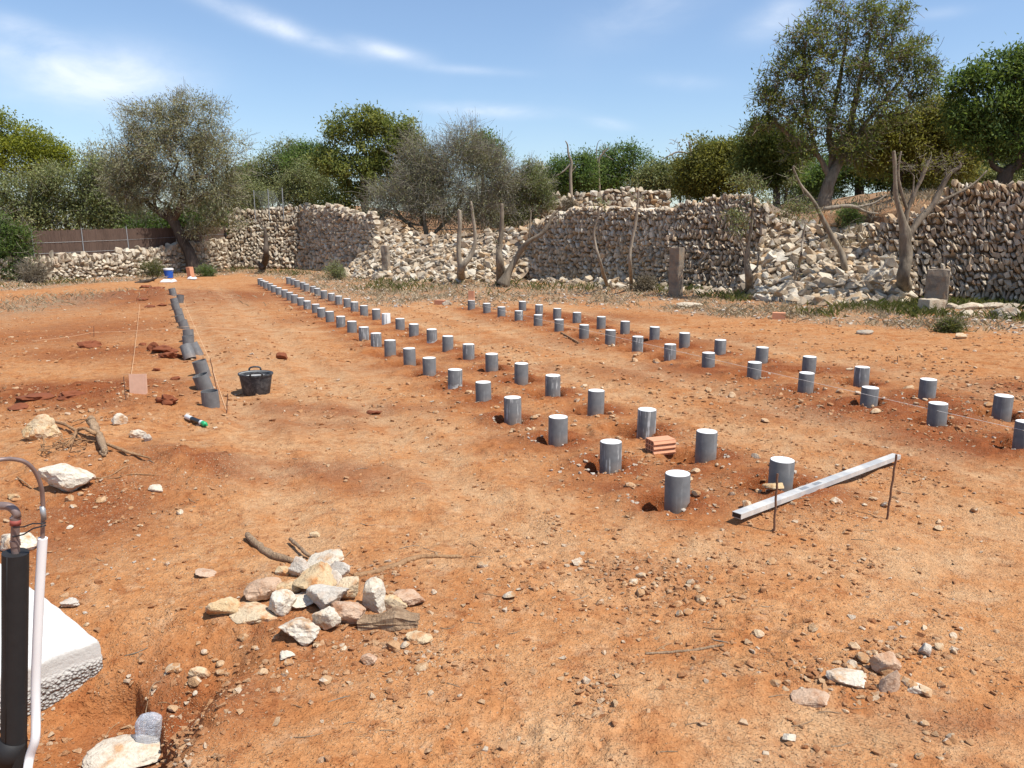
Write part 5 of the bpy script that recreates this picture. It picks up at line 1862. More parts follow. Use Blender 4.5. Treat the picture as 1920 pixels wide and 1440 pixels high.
def L3(px, py, dy=0.0):
    return at(px, py, cr.y + dy) - cr


cpx = [(50, 1440, -.03), (56, 1418, 0), (66, 1385, .0), (67, 1340, .02), (67, 1280, .03), (70, 1200, .03), (74, 1110, .03), (80, 1009, .03)]
b_ = MB()
ctl = [Vector(L3(*q)) for q in cpx]
ctl[0].z -= .02


def smooth_path(ctl, k=6):
    out_ = []
    n = len(ctl)
    for i in range(n - 1):
        p0, p1, p2, p3 = ctl[max(i - 1, 0)], ctl[i], ctl[i + 1], ctl[min(i + 2, n - 1)]
        for j in range(k):
            t = j / k
            out_.append(.5 * ((2 * p1) + (p2 - p0) * t + (2 * p0 - 5 * p1 + 4 * p2 - p3) * t * t + (3 * p1 - p0 - 3 * p2 + p3) * t ** 3))
    out_.append(ctl[-1])
    return out_


b_.tube([tuple(q) for q in smooth_path(ctl)], .0185, 18)
b_.build('sleeve', M['white_plastic'], cn, True).data.set_sharp_from_angle(angle=R(40))
tctl = [Vector(L3(*q)) for q in [(80, 1025, .03), (80, 1000, .03), (81, 965, .03), (80, 935, .03), (77, 912, .02), (66, 885, 0), (48, 867, -.03), (25, 861, -.06), (0, 862, -.1), (-60, 872, -.16)]]
b_ = MB()
b_.tube([tuple(q) for q in smooth_path(tctl)], .0085, 12)
b_.build('copper_tube', M['copper'], cn, True)
q_ = L3(81, 962, .03)
MB().tube([tuple(q_ - Vector((0, 0, .03))), tuple(q_ + Vector((0, 0, .03)))], .0105, 12).build('coupling', M['steel'], cn, True)
# cable ties between the two
tie = thing('cable_tie', 'thin black wire tying the copper pipes together', 'wire', pr)
b_ = MB()
for za, zb in ((985, 980), (1003, 985)):
    a, b2 = L2(37, za), (at(81, zb, cr.y + .02) - pr)
    b_.tube([tuple(a + Vector((-.03, -.005, 0))), tuple(a + Vector((-.012, -.022, 0))), tuple(a.lerp(b2, .3) + Vector((0, -.02, -.002))), tuple(a.lerp(b2, .65) + Vector((0, -.015, .006))), tuple(b2 + Vector((0, -.012, 0))), tuple(b2 + Vector((.012, .0, 0)))], .003, 6)
b_.build('wire', M['black_plastic'], tie, True)

# ------------------------------------------------------------------ shaped rocks
def rock_mesh(name, seed, mat, size, sub=4, planes=11, rough=.05):
    rg = random.Random(seed)
    bm = bmesh.new()
    bmesh.ops.create_icosphere(bm, subdivisions=sub, radius=1)
    pl = []
    for _ in range(planes):
        v = Vector((rg.gauss(0, 1), rg.gauss(0, 1), rg.gauss(0, 1))).normalized()
        pl.append((v, rg.uniform(.5, .92)))
    sx_, sy_, sz_ = size
    for v in bm.verts:
        d_ = v.co.normalized()
        r_ = 1.05
        ks = []
        for n_, h in pl:
            c_ = n_.dot(d_)
            if c_ > .05:
                ks.append(h / c_)
        ks.append(1.1)
        ks.sort()
        r_ = ks[0] - (.02 * math.exp(-(ks[1] - ks[0]) * 30) if len(ks) > 1 else 0)
        o_ = Vector((seed * 3.1, seed * 1.7, 0))
        r_ *= 1 + rough * mnoise.noise(d_ * 2.3 + o_) * 1.6 + rough * 1.1 * mnoise.noise(d_ * 6 + o_) + rough * .75 * mnoise.noise(d_ * 15 + o_)
        v.co = Vector((d_.x * r_ * sx_ / 2, d_.y * r_ * sy_ / 2, d_.z * r_ * sz_ / 2))
    me = bpy.data.meshes.new(name)
    bm.to_mesh(me)
    bm.free()
    me.shade_smooth()
    me.set_sharp_from_angle(angle=R(22))
    me.materials.append(M[mat])
    return me


def rock(label, px, py, wpx, hpx, mat, seed, deep=.8, rz=None, tilt=(0, 0), sink=.18, group=None, sub=4, rough=.05, planes=11, dz=0.0, cat='rock', name='rock'):
    """px,py: foot centre in the photo, wpx/hpx apparent size"""
    b0 = gp(px, py)
    dist = math.hypot(b0.y, CAM_H - b0.z) * 1.0
    w = wpx * dist / F_PX
    el_ = math.atan2(CAM_H, b0.y)
    dp = w * deep
    h = max(.25 * w, (hpx * dist / F_PX - dp * math.sin(el_) * .55) / math.cos(el_))
    me = rock_mesh(name, seed, mat, (w * 1.08, dp, h * 1.12), sub, planes, rough)
    c_ = b0 + Vector((0, dp * .42, h * (.5 - sink) + dz))
    o = obj(name, me, None, c_, (tilt[0], tilt[1], rz if rz is not None else 0))
    return tag(o, label, cat, group)


def K(cx, cy, s=3.4286, ox=360, oy=960):
    return ox + cx / s, oy + cy / s


HEAP = 'rocks of the loose heap in the foreground'
# crop x, crop foot y, w, h (in crop pixels), material, extra height, label
heap = [(680, 430, 125, 135, 'limestone_grey', .0, 'grey-white pointed rock at the top left of the foreground heap'), (835, 395, 195, 115, 'limestone', .02, 'cream flat-topped rock at the back of the foreground heap'),
        (945, 455, 140, 110, 'limestone_grey', .02, 'pale grey rock behind the yellow one in the heap'), (775, 570, 195, 190, 'limestone_orange', .04, 'yellow-orange rock crowning the middle of the heap'),
        (605, 545, 155, 105, 'limestone_orange', .01, 'orange-cream rock left of the crowning yellow rock'), (445, 595, 180, 150, 'limestone_pink', .0, 'pinkish block on the left shoulder of the heap'),
        (550, 680, 140, 165, 'limestone', .0, 'brightest white rock at the left front of the heap'), (685, 630, 185, 95, 'limestone', .01, 'cream pitted slab below the yellow rock'),
        (905, 540, 105, 120, 'limestone_grey', .03, 'grey rock right of the yellow crowning rock'), (1005, 575, 145, 155, 'limestone_orange', .02, 'cream and ochre rock on the right of the heap'),
        (1150, 660, 155, 200, 'limestone', .0, 'tall white speckled rock at the right end of the heap'), (850, 665, 205, 170, 'limestone_grey', .02, 'long grey-white rock slanting through the middle of the heap'),
        (1005, 745, 195, 180, 'limestone_pink', .0, 'pink-brown speckled rock at the right front of the heap'), (690, 860, 235, 180, 'limestone', .0, 'largest cream rock at the very front of the heap'),
        (370, 735, 245, 140, 'limestone_orange', .0, 'low orange rock with white top left of the heap'), (190, 690, 160, 155, 'limestone_orange', .0, 'leftmost orange and white rock of the heap'),
        (580, 415, 75, 65, 'limestone_orange', .0, 'small orange rock at the back left of the heap'), (1285, 650, 120, 105, 'limestone_orange', .0, 'small cream-orange rock beside the wood chunk'),
        (855, 770, 130, 150, 'limestone', .01, 'white angular rock just behind the front rock'), (1390, 620, 160, 105, 'limestone_pink', .0, 'flat dusty rock behind the wood chunk'),
        (1450, 860, 145, 80, 'limestone_orange', .0, 'flat cream stone lying right of the heap'), (1130, 990, 85, 70, 'limestone_pink', 0, 'small pinkish stone below the heap'), (590, 960, 95, 58, 'limestone', 0, 'small bright white stone below the front rock'),
        (30, 1080, 110, 95, 'limestone_orange', 0, 'cracked orange stone at the lower left of the heap'), (70, 425, 120, 60, 'limestone_pink', 0, 'flat dusty stone up left of the heap'), (790, 165, 65, 45, 'limestone_orange', 0, 'lone ochre stone above the heap')]
for i, (cx, cy, w, h, mt, dz, lab) in enumerate(heap):
    px, py = K(cx, cy)
    rock(lab, px, py, w / 3.4286 * (1.22 if i < 20 else 1.05), h / 3.4286 * (1.14 if i < 20 else 1.05), mt, 300 + i, deep=.9, dz=dz, group=HEAP, tilt=(R((i * 37) % 24 - 12), R((i * 53) % 26 - 13)), rough=.06)
q0, q1 = gp(*K(1065, 755)), gp(*K(1450, 735))
dq = q1 - q0
bm = bmesh.new()
bmesh.ops.create_cube(bm, size=1)
bmesh.ops.subdivide_edges(bm, edges=bm.edges, cuts=7, use_grid_fill=True)
for v in bm.verts:
    t_ = v.co.x + .5
    c_ = v.co.copy()
    wdt = .085 + .05 * math.exp(-((t_ - .62) / .15) ** 2)
    v.co = Vector((t_ * dq.length, c_.y * wdt, (c_.z + .5) * (.062 + .035 * math.exp(-((t_ - .62) / .2) ** 2)))) + mnoise.noise_vector(Vector((t_ * 3, c_.y * 14, c_.z * 12))) * .012
me = bpy.data.meshes.new('wood_chunk')
bm.to_mesh(me)
bm.free()
M['wood'] = bark('weathered_wood', (0.22, 0.135, 0.075), (0.46, 0.32, 0.20), 40)
me.materials.append(M['wood'])
tag(obj('wood_chunk', me, None, q0 + Vector((0, .03, -.012)), (0, 0, math.atan2(dq.y, dq.x))), 'brown split chunk of wood at the right of the rock heap', 'wood')

# other large rocks
rock('blocky orange limestone rock at the left beside the dry roots', 62, 826, 74, 50, 'limestone_orange', 401, .7, sink=.1, rough=.07, planes=9)
rock('round white rock above the dry roots', 216, 799, 30, 26, 'limestone', 402, .9)
rock('white plaster lump right of the dry roots', 254, 822, 30, 18, 'limestone', 403, .7, rough=.09)
rock('small crumbly white lump beside the plaster lump', 275, 828, 16, 20, 'limestone_grey', 404, .7, rough=.1)
rock('large long cream rock behind the copper tube', 114, 922, 112, 56, 'limestone', 405, .55, rz=R(8), rough=.07, sink=.12)
rock('cream rock partly hidden behind the black riser', 22, 1036, 62, 46, 'limestone', 406, .8, sink=.15)
rock('small ochre stone left of the copper tube', 20, 938, 24, 14, 'limestone_orange', 407, .7)
rock('flat pale stone on the bare earth right of the copper tube', 285, 924, 34, 18, 'limestone', 408, .8)
rock('large flat cream rock under the plastic bottle', 214, 1450, 116, 48, 'limestone', 409, .75, sink=.2, rough=.05, planes=9)
rock('grey rough cement lump beside the concrete block', 122, 1142, 34, 22, 'limestone_grey', 410, .8, rough=.09)
rock('flat angular tan stone at lower right', 1530, 1332, 66, 34, 'limestone_pink', 411, .8, sink=.25)
rock('white and pink buried rock at lower right', 1600, 1288, 90, 42, 'limestone', 412, .6, sink=.3)
rock('dusty tan rock embedded behind the white buried rock', 1668, 1262, 50, 44, 'limestone_pink', 413, .7, sink=.2)
rock('upright brown stone right of the white buried rock', 1672, 1300, 34, 44, 'limestone_pink', 414, .6)
rock('pale flat stone right of the upright brown stone', 1724, 1305, 38, 26, 'limestone', 415, .8, sink=.3)
rock('small white rounded stone at the lower right', 1484, 1394, 24, 18, 'limestone', 416, .8)
rock('pointed brown stone at lower right rock patch', 1738, 1232, 30, 28, 'limestone_grey', 417, .7)
rock('ochre rock beside the pile behind the straightedge', 1460, 926, 42, 18, 'limestone_orange', 418, .8)
rock('ochre stone lying left of the straightedge', 1404, 955, 24, 20, 'limestone_orange', 419, .8)
rock('big grey weathered boulder in the grass at the right edge', 1898, 600, 50, 28, 'wall_grey', 420, .8, rough=.08)
rock('pale boulder at the foot of the right wall', 1818, 594, 30, 12, 'wall_cream', 421, .8)
rock('brown flat stone on the grass edge at right', 1628, 628, 30, 12, 'wall_grey', 422, .8)
rock('pinkish stone chunk beyond the right pile rows', 1803, 636, 22, 14, 'limestone_orange', 423, .8)
rock('pale stone slab on the ground before the long wall', 1295, 578, 46, 12, 'wall_cream', 424, .8)
rock('stone next to the lone brick beyond the pile rows', 838, 574, 16, 12, 'wall_cream', 425, .8)
rock('brown clod-like stone in the open ground behind the tub', 526, 674, 20, 16, 'clod', 426, .8, name='earth_clod', cat='clod')
rock('chunk of stone before the front right pile', 1440, 905, 16, 10, 'limestone_orange', 427, .8)
for i, px in enumerate(range(1780, 1940, 40)):
    q_ = gp(px, 574)
    rock(['flat ledge slab at the foot of the right wall beside the stone block', 'second flat ledge slab from the stone block', 'third flat ledge slab from the stone block', 'flat ledge slab at the right frame edge'][i], px, 580, 52, 15, 'wall_grey', 440 + i, .6, rough=.04, sink=.2)

# clods of dug earth
CL = [(545 / 3.43, 480 + 590 / 3.43, 40, 22), (300, 663, 52, 22), (312, 672, 40, 18), (286, 660, 26, 20), (308, 762, 40, 26), (300, 756, 26, 18), (270, 540, 22, 9), (290, 543, 30, 8), (262, 565, 26, 8), (278, 577, 28, 8), (302, 575, 18, 7), (30, 770, 46, 14), (328, 713, 18, 12), (290, 696, 20, 10), (265, 648, 14, 10), (60, 760, 60, 14), (120, 752, 70, 16), (700, 778, 34, 6)]
CLAB = ['red-brown clod left of the loose pipe line', 'largest clod of the dark group left of the tipped pipe', 'lower right clod of the dark group left of the tipped pipe', 'left clod of the dark group left of the tipped pipe', 'big dark clod in front of the terracotta tile', 'smaller clod touching the big dark one before the tile',
        'small clod on the far spoil heap', 'flat clod right on the far spoil heap', 'flat clod below the far spoil heap', 'second flat clod below the far spoil heap', 'small clod left of the far loose pipes', 'dark clod at the left frame edge', 'small clod right of the terracotta tile', 'small clod above the terracotta tile', 'small clod left of the dark clod group', 'left clod of the dark damp patch', 'right clod of the dark damp patch', 'flat clod in the open ground before the tub']
for i, (px, py, w, h) in enumerate(CL):
    rock(CLAB[i], px, py, w, h, 'clod', 460 + i, .8, rough=.16, planes=16, sub=3, sink=.3, group='dug earth clods', cat='clod', name='earth_clod')


# ------------------------------------------------------------------ sticks and roots
def stick(label, pts, rads, mat='root', cat='stick', name='stick', seed=0, group=None, lift=.0):
    p3 = []
    for px, py, *z in pts:
        q = gp(px, py)
        p3.append(q + Vector((0, 0, (z[0] if z else 0) + lift)))
    org = p3[0].copy()
    rg = random.Random(seed)
    path = smooth_path([q - org for q in p3], 5)
    rr = np.interp(np.linspace(0, 1, len(path)), np.linspace(0, 1, len(rads)), rads)
    path = [q + Vector((rg.uniform(-1, 1), rg.uniform(-1, 1), rg.uniform(-.4, .6))) * r * .28 for q, r in zip(path, rr)]
    o = MB().tube([tuple(q + Vector((0, 0, r * .6))) for q, r in zip(path, rr)], [r * rg.uniform(.85, 1.15) for r in rr], 8).build(name, M[mat], None, True)
    o.location = org
    return tag(o, label, cat, group)


stick('long thin wavy root reaching right from the rock heap', [(664, 1084), (700, 1076), (745, 1062), (770, 1052), (800, 1046), (866, 1046)], [.018, .017, .019, .017, .015, .012], seed=1)
stick('thick forked branch behind the rock heap', [(463, 1010, .02), (486, 1028), (515, 1046), (550, 1056)], [.02, .023, .025, .018], 'wood', 'branch', 'branch', 2)
stick('short broken branch stub behind the rock heap', [(545, 1020, .03), (562, 1036, .03), (580, 1050, .02)], [.012, .013, .012], 'wood', 'branch', 'branch', 3)
stick('thin curved twig above the rock heap', [(630, 1056), (645, 1046), (660, 1036, .02)], [.004, .004, .003], seed=4)
stick('straight pale stick at lower right', [(1210, 1227), (1260, 1224), (1310, 1219), (1357, 1211)], [.006, .0075, .0075, .006], 'wood', seed=5)
stick('short twig above the straight pale stick', [(1230, 1220), (1245, 1212), (1258, 1207)], [.004, .004, .003], seed=6)
# dry stump root at left
rt = thing('dry_root_stump', 'tangled dry root stump with splayed roots at left', 'root', gp(180, 835))
ro = Vector(rt.location)


def rootpart(name, pts, rads, mat='root', seed=0):
    rg = random.Random(seed)
    p3 = [gp(px, py) + Vector((0, 0, z)) - ro for px, py, z in pts]
    path = smooth_path(p3, 5)
    rr = np.interp(np.linspace(0, 1, len(path)), np.linspace(0, 1, len(rads)), rads)
    path = [q + Vector((rg.uniform(-1, 1), rg.uniform(-1, 1), rg.uniform(-1, 1))) * r * .2 for q, r in zip(path, rr)]
    MB().tube([tuple(q) for q in path], [r * rg.uniform(.85, 1.2) for r in rr], 8).build(name, M[mat], rt, True)


rootpart('stump', [(198, 852, .02), (190, 838, .06), (182, 826, .11), (174, 822, .17), (170, 820, .19)], [.026, .034, .038, .042, .03], 'wood', 1)
rootpart('root', [(180, 832, .1), (160, 826, .12), (145, 828, .1), (138, 836, .06), (128, 842, .02)], [.022, .016, .014, .012, .008], 'root', 2)
rootpart('root', [(92, 798, .05), (120, 806, .06), (140, 815, .05), (160, 828, .04)], [.011, .014, .014, .010], 'root', 3)
rootpart('root', [(135, 802, .06), (150, 797, .05), (166, 792, .03)], [.008, .008, .005], 'root', 4)
rootpart('root', [(198, 842, .05), (225, 851, .03), (250, 860, .015), (284, 862, .012)], [.014, .016, .013, .006], 'root', 5)
rootpart('root', [(188, 850, .02), (196, 856, .015), (200, 850, .03)], [.012, .010, .008], 'wood', 6)
for i in range(26):
    rg = random.Random(50 + i)
    x0, y0 = rg.uniform(78, 165), rg.uniform(822, 858)
    rootpart('root', [(x0, y0, rg.uniform(.01, .05)), (x0 + rg.uniform(-25, 25), y0 + rg.uniform(-8, 6), rg.uniform(.02, .09)), (x0 + rg.uniform(-35, 35), y0 + rg.uniform(-8, 8), rg.uniform(.01, .05))], [.0055, .0045, .003], 'root', 70 + i)
stick('long thin root trailing right of the large cream rock', [(172, 898), (205, 893), (232, 878), (250, 872)], [.006, .006, .005, .003], seed=7)
stick('thin root lying along the earth right of the cream rock', [(176, 900), (210, 897), (250, 898), (300, 893)], [.004, .004, .004, .003], seed=8)
stick('pale root left of the large cream rock', [(34, 906, .02), (48, 914, .02), (60, 918, .01)], [.006, .006, .005], seed=9)
rg = random.Random(77)
for i in range(60):
    if i < 34:
        px, py = rg.uniform(150, 900), rg.uniform(850, 1400)
    else:
        px, py = rg.uniform(900, 1900), rg.uniform(900, 1430)
    a = rg.uniform(-.5, .5)
    ln = rg.uniform(16, 46) * (py / 1100)
    stick('thin dry twig lying loose on the earth ' + ('left of the front piles' if i < 34 else 'right of the rock heap'), [(px, py), (px + ln * .5, py + ln * .25 * math.sin(a) + rg.uniform(-3, 3)), (px + ln * math.cos(a), py + ln * .6 * math.sin(a))], [.0028, .003, .002], rg.choice(['root', 'twig', 'wood']), 'twig', 'twig', 100 + i, 'loose twigs at left' if i < 34 else 'loose twigs at right')

# ------------------------------------------------------------------ crushed plastic bottle
def mat_clear():
    m, nt, p, out = new_mat('clear_plastic')
    p.inputs['Base Color'].default_value = (.80, .83, .88, 1)
    p.inputs['Roughness'].default_value = .16
    p.inputs['Specular IOR Level'].default_value = 1.0
    n = noise_(nt, coords(nt), 34, 3, .6, 1.4)
    bump_(nt, p, n, .9, .02)
    t = nd(nt, 'ShaderNodeBsdfTransparent')
    t.inputs[0].default_value = (.95, .96, .98, 1)
    mx = nd(nt, 'ShaderNodeMixShader')
    lw = nd(nt, 'ShaderNodeLayerWeight')
    lw.inputs['Blend'].default_value = .35
    nt.links.new(math_(nt, 'MULTIPLY_ADD', lw.outputs['Facing'], .5, .16), mx.inputs[0])
    nt.links.new(t.outputs[0], mx.inputs[1])
    nt.links.new(p.outputs[0], mx.inputs[2])
    nt.links.new(mx.outputs[0], out.inputs[0])
    return m


M['clear'] = mat_clear()
q = gp(279, 1412)
bo = thing('plastic_bottle', 'crumpled clear plastic bottle standing on the cream rock in the cut', 'bottle', q + Vector((0, .0, .02)), (R(-14), R(4), R(15)))
rw, hb_ = .062, .175
prof = []
for i in range(26):
    t = i / 25
    z_ = hb_ * t
    if t < .12:
        r_ = rw * (.75 + .25 * math.sin(t / .12 * math.pi / 2))
    elif t > .62:
        s_ = (t - .62) / .38
        r_ = rw * math.sqrt(max(0, 1 - s_ ** 2.4)) * 1.0
    else:
        r_ = rw * (1 + .03 * math.sin(t * 60))
    prof.append((max(r_, .004), z_))
bb = MB()
n_ = 36
th = np.arange(n_) * 2 * math.pi / n_
vv = []
for sgn, off in ((1, 0), (-1, .0012)):
    ring = prof if sgn == 1 else prof[::-1]
    for r_, z_ in ring:
        for a in th:
            nn = mnoise.noise(Vector((math.cos(a) * 2.2, math.sin(a) * 2.2, z_ * 38))) * .008 + mnoise.noise(Vector((math.cos(a) * 5, math.sin(a) * 5, z_ * 80))) * .003
            rr = max(r_ + nn - off, .003)
            vv.append((rr * math.cos(a), rr * .8 * math.sin(a), z_ + (off if sgn == -1 and z_ < .01 else 0) - (off if sgn == -1 and z_ > .14 else 0)))
kk = np.arange(n_)
nrg = len(prof) * 2
ff = [np.stack([i * n_ + kk, i * n_ + (kk + 1) % n_, (i + 1) * n_ + (kk + 1) % n_, (i + 1) * n_ + kk], 1) for i in range(nrg - 1)]
ff.append(np.stack([(nrg - 1) * n_ + kk, (nrg - 1) * n_ + (kk + 1) % n_, (kk + 1) % n_, kk], 1))
bb.add(vv, np.concatenate(ff))
bb.build('body', M['clear'], bo, True)

# ------------------------------------------------------------------ loose stones on the field: singles and gravel
SM = [rock_mesh('field_stone', 700 + i, 'field_stone', (1, .85, .62), 2, 9, .07) for i in range(10)]
rg = random.Random(900)
spots = []
ZONES = [(1150, 1060, 230, 60, 26), (1250, 1150, 200, 60, 24), (1650, 1230, 170, 60, 40), (1780, 1390, 130, 40, 14), (640, 1210, 260, 60, 34), (350, 1270, 130, 60, 18), (1350, 900, 230, 60, 30), (1150, 820, 200, 60, 20),
         (1700, 960, 200, 60, 18), (1600, 740, 250, 50, 22), (900, 760, 250, 60, 14), (180, 960, 150, 70, 18), (1250, 690, 250, 40, 16), (200, 1200, 160, 100, 14), (1500, 610, 400, 24, 30), (900, 560, 320, 18, 26), (600, 640, 250, 60, 10), (150, 640, 150, 80, 8)]
ZLAB = ['above the straight pale stick', 'left of the straight pale stick', 'in the stony patch at lower right', 'at the bottom right corner', 'just below the rock heap', 'beside the small cut in the earth', 'among the front piles', 'between the middle piles',
        'right of the straightedge', 'near the right-hand piles', 'along the long middle pile rows', 'near the dry roots at left', 'between the two pile pairs', 'beside the concrete block', 'on the grass edge at right', 'on the grass edge beyond the pile rows', 'in the open ground behind the tub', 'on the bare earth at far left']
for (zx, zy, rx, ry, n), zl in zip(ZONES, ZLAB):
    for _ in range(n):
        px, py = rg.gauss(zx, rx * .6), rg.gauss(zy, ry * .6)
        if not (0 < px < 1920 and 520 < py < 1436):
            continue
        spots.append((px, py, rg.choice((7, 9, 11, 13, 16, 22)) * rg.uniform(.8, 1.2) * (.55 + .55 * py / 1000), zl))
for px, py, w, zl in spots[:300]:
    q = gp(px, py, 3)
    if any((q.x - a) ** 2 + (q.y - b) ** 2 < .02 for a, b in PILES):
        continue
    s = w * math.hypot(q.y, CAM_H) / F_PX
    s = min(s, .16)
    o = obj('field_stone', SM[rg.randrange(10)], None, q + Vector((0, 0, s * .12)), (rg.uniform(-.3, .3), rg.uniform(-.3, .3), rg.uniform(0, 6.28)), (s, s * rg.uniform(.8, 1.1), s * rg.uniform(.7, 1.1)))
    tag(o, 'small loose stone lying ' + zl, 'stone', 'loose stones ' + zl)

nrg_ = np.random.default_rng(42)


def scatter(n, y0, y1, dens, power=1.0):
    """plan points with more of them close to the camera"""
    yy = y0 * (y1 / y0) ** nrg_.random(n * 5)
    xx = nrg_.uniform(-.74, .74, n * 5) * yy
    keep = nrg_.random(n * 5) < dens(xx, yy)
    return xx[keep][:n], yy[keep][:n]


TV, TF = [], []
for s_ in range(8):
    v_, f_ = hull_stone(500 + s_, 8, .35)
    TV.append(v_)
    TF.append(f_)


def gravel(name, label, n, y0, y1, smin, smax, dens, mat, pw=3.0):
    x, y = scatter(n, y0, y1, dens)
    ok = np.ones(len(x), bool)
    for a, b in PILES:
        ok &= (x - a) ** 2 + (y - b) ** 2 > .0135
    x, y = x[ok], y[ok]
    z = hz(x, y)
    k = len(x)
    s = smin + (smax - smin) * nrg_.random(k) ** pw
    mb_ = MB()
    which = nrg_.integers(0, 8, k)
    for j in range(8):
        m_ = which == j
        c = int(m_.sum())
        v = TV[j]
        an = nrg_.uniform(0, 6.28, c)
        ca, sa = np.cos(an), np.sin(an)
        sc = s[m_][:, None, None] * nrg_.uniform(.7, 1.3, (c, 1, 3)) * np.array([1, .9, .6])
        vv = v[None] * sc
        xx = vv[:, :, 0] * ca[:, None] - vv[:, :, 1] * sa[:, None] + x[m_][:, None]
        yy = vv[:, :, 0] * sa[:, None] + vv[:, :, 1] * ca[:, None] + y[m_][:, None]
        zz = vv[:, :, 2] + z[m_][:, None] + s[m_][:, None] * .08
        P_ = np.stack([xx, yy, zz], 2).reshape(-1, 3)
        Fc = (TF[j][None] + (np.arange(c) * len(v))[:, None, None]).reshape(-1, 3)
        mb_.add(P_, Fc)
    o = mb_.build(name, M[mat])
    return tag(o, label, 'gravel', kind='stuff')


def dens_near(x, y):
    d = .10 + 1.2 * sstep(.02, .2, fbm(x, y, .9, 4, 201)) * sstep(-.1, .15, fbm(x, y, 3.1, 3, 205))
    for e in (ell(1150, 1070, 260, 60, 1), ell(1650, 1240, 220, 60, 1), ell(650, 1220, 260, 60, .8), ell(350, 1290, 200, 80, .8), ell(1400, 900, 300, 80, .6), ell(180, 960, 200, 80, .5), ell(1650, 760, 300, 60, .6)):
        d = d + eblob(x, y, e)
    for e in (ell(1420, 1320, 200, 50, .9), ell(1680, 1400, 160, 40, .8)):
        d = d * (1 - .7 * eblob(x, y, e) / e[4])
    return np.clip(d * .85 * (.3 + 2.6 * np.maximum(0, fbm(x, y, 2.4, 3, 207) + .12)), 0, 1)


def dens_pile(x, y):
    d = np.zeros(len(x))
    for a, b in PILES:
        d = np.maximum(d, np.exp(-(((x - a + .08) / .26) ** 2 + ((y - b) / .2) ** 2)))
    return d


M['gravel'] = stone_mat('gravel_mix', [(0, (0.38, 0.165, 0.068)), (.5, (0.50, 0.265, 0.125)), (.85, (0.58, 0.385, 0.22)), (1, (0.66, 0.54, 0.40))], stain=(0.38, 0.15, 0.055), stain_amt=.7, sc=30, lichen=0)
M['lime_gravel'] = stone_mat('lime_gravel', [(0, (0.46, 0.34, 0.23)), (.5, (0.58, 0.49, 0.38)), (1, (0.70, 0.645, 0.56))], stain=(0.40, 0.2, 0.1), stain_amt=.4, sc=30, lichen=0)
gravel('gravel', 'fine reddish gravel strewn over the near earth', 17000, 2.5, 11, .008, .044, dens_near, 'gravel', 3.8)
gravel('gravel', 'coarser gravel strewn over the middle of the field', 8000, 8, 26, .014, .075, lambda x, y: np.clip(.3 + 2 * fbm(x, y, .6, 4, 231), 0, 1), 'gravel', 2.5)
gravel('gravel', 'grey-white cement crumbs and gravel round the pile feet', 8000, 5.3, 20, .008, .05, dens_pile, 'lime_gravel', 2.2)
gravel('gravel', 'pale stone chips on the grassy strip below the walls', 7000, 14, 38, .025, .13, lambda x, y: strip(x, y) * (wall_dist(x, y) > .2) * .6, 'lime_gravel', 3.5)


# ------------------------------------------------------------------ grass on the strip below the walls
def blades(name, label, n, y0, y1, dens, h, w, mat, lean=.5):
    x, y = scatter(n, y0, y1, dens)
    z = hz(x, y)
    k = len(x)
    a = nrg_.uniform(0, 6.28, k)
    ln = nrg_.normal(0, lean, (k, 2))
    hh = h * nrg_.uniform(.4, 1.4, k)
    ww = w * nrg_.uniform(.7, 1.3, k)
    dx, dy = np.cos(a) * ww, np.sin(a) * ww
    zb = z - .01
    p0 = np.stack([x - dx, y - dy, zb], 1)
    p1 = np.stack([x + dx, y + dy, zb], 1)
    p2 = np.stack([x + dx * .6 + ln[:, 0] * hh * .4, y + dy * .6 + ln[:, 1] * hh * .4, zb + hh * .6], 1)
    p3 = np.stack([x + ln[:, 0] * hh, y + ln[:, 1] * hh, zb + hh * .95], 1)
    v = np.stack([p0, p1, p2, p3], 1).reshape(-1, 3)
    mb_ = MB()
    mb_.add(v, np.arange(k * 4).reshape(-1, 4), np.repeat(np.clip(nrg_.normal(.5, .25, k), 0, 1), 4))
    return tag(mb_.build(name, M[mat]), label, 'grass', kind='stuff')


def dens_strip(x, y):
    wd = wall_dist(x, y)
    return strip(x, y, .95) * (wd > -.1) * np.clip(.35 + 2.2 * fbm(x, y, 1.1, 3, 301), 0, 1)


def dens_green(x, y):
    wd = wall_dist(x, y)
    d = strip(x, y, .62) * (wd > -.1) * np.clip(.15 + 3.2 * fbm(x, y, .8, 3, 311), 0, 1)
    d = d * np.where(x > 4.5, 2.4, np.where(x < -4, .8, .6))
    return np.clip(d, 0, 1)


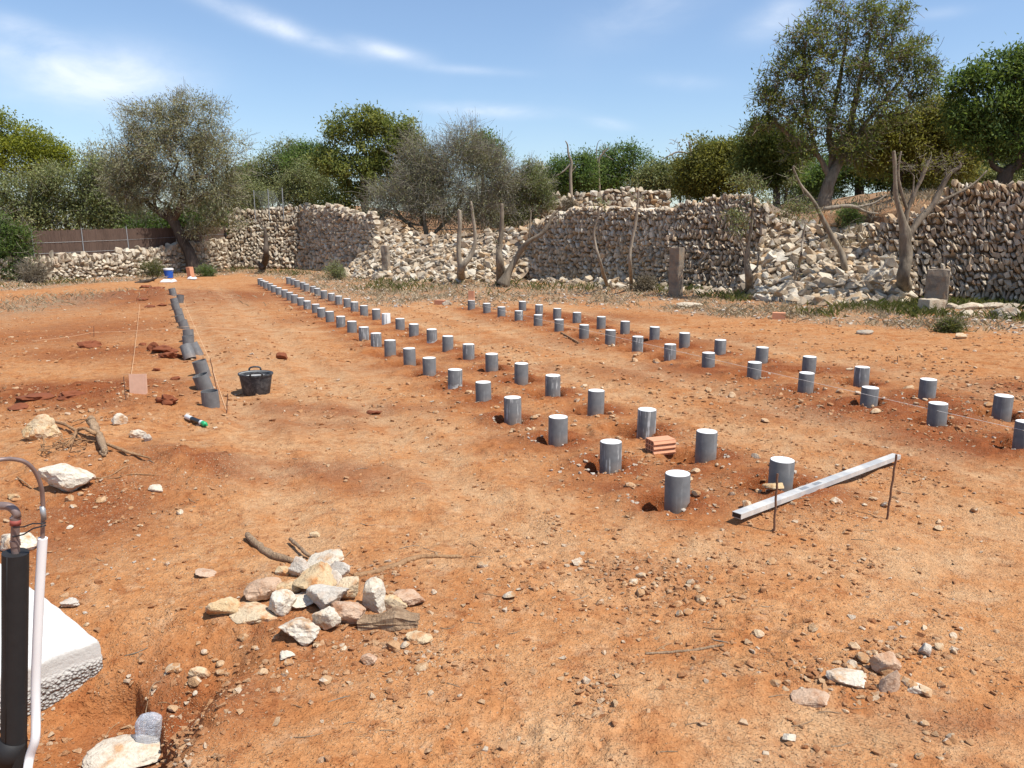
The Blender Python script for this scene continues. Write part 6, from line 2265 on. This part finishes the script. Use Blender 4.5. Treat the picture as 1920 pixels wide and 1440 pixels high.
blades('dry_grass', 'dry straw-coloured grass on the strip below the walls', 42000, 13, 42, dens_strip, .11, .012, 'straw', .8)
blades('green_grass', 'low green weeds along the foot of the walls', 30000, 14, 42, dens_green, .19, .015, 'grass', .55)
blades('dry_grass', 'sparse dry tufts on the bare earth at far left', 5000, 20, 34, lambda x, y: eblob(x, y, ell(50, 570, 110, 24, .9)) + eblob(x, y, ell(700, 545, 110, 14, .8)), .10, .011, 'straw', .8)


def terrace_blades(name, label, n, h, w, mat):
    px = nrg_.uniform(440, 1950, n)
    x, y, z = np.zeros(n), np.zeros(n), np.zeros(n)
    for i in range(n):
        wq = wall_at(px[i])
        v = .35 + 11 * nrg_.random() ** 1.6
        x[i], y[i] = wq.x * (1 + .6 * v / wq.y), wq.y + v
    d2 = None
    tz_ = np.array([terrace_z(a, b) for a, b in zip(x, y)])
    a = nrg_.uniform(0, 6.28, n)
    hh = h * nrg_.uniform(.4, 1.5, n)
    ln = nrg_.normal(0, .6, (n, 2))
    dx, dy = np.cos(a) * w, np.sin(a) * w
    p0 = np.stack([x - dx, y - dy, tz_ - .06], 1)
    p1 = np.stack([x + dx, y + dy, tz_ - .06], 1)
    p2 = np.stack([x + dx * .6 + ln[:, 0] * hh * .4, y + dy * .6 + ln[:, 1] * hh * .4, tz_ + hh * .6], 1)
    p3 = np.stack([x + ln[:, 0] * hh, y + ln[:, 1] * hh, tz_ + hh * .95], 1)
    mb_ = MB()
    mb_.add(np.stack([p0, p1, p2, p3], 1).reshape(-1, 3), np.arange(n * 4).reshape(-1, 4), np.repeat(np.clip(nrg_.normal(.5, .25, n), 0, 1), 4))
    return tag(mb_.build(name, M[mat]), label, 'grass', kind='stuff')


terrace_blades('dry_grass', 'dry grass and litter on the upper terrace', 9000, .16, .015, 'straw')
e_ = [ell(205, 1075, 34, 26, 1), ell(160, 872, 60, 14, .8), ell(60, 1090, 60, 20, .6), ell(150, 1150, 24, 20, .9), ell(95, 920, 60, 12, .4)]
gravel('gravel', 'white mortar flakes scattered left of the rock heap', 900, 3.2, 8, .008, .045, lambda x, y: np.clip(sum(eblob(x, y, q) for q in e_), 0, 1), 'lime_gravel', 2.5)
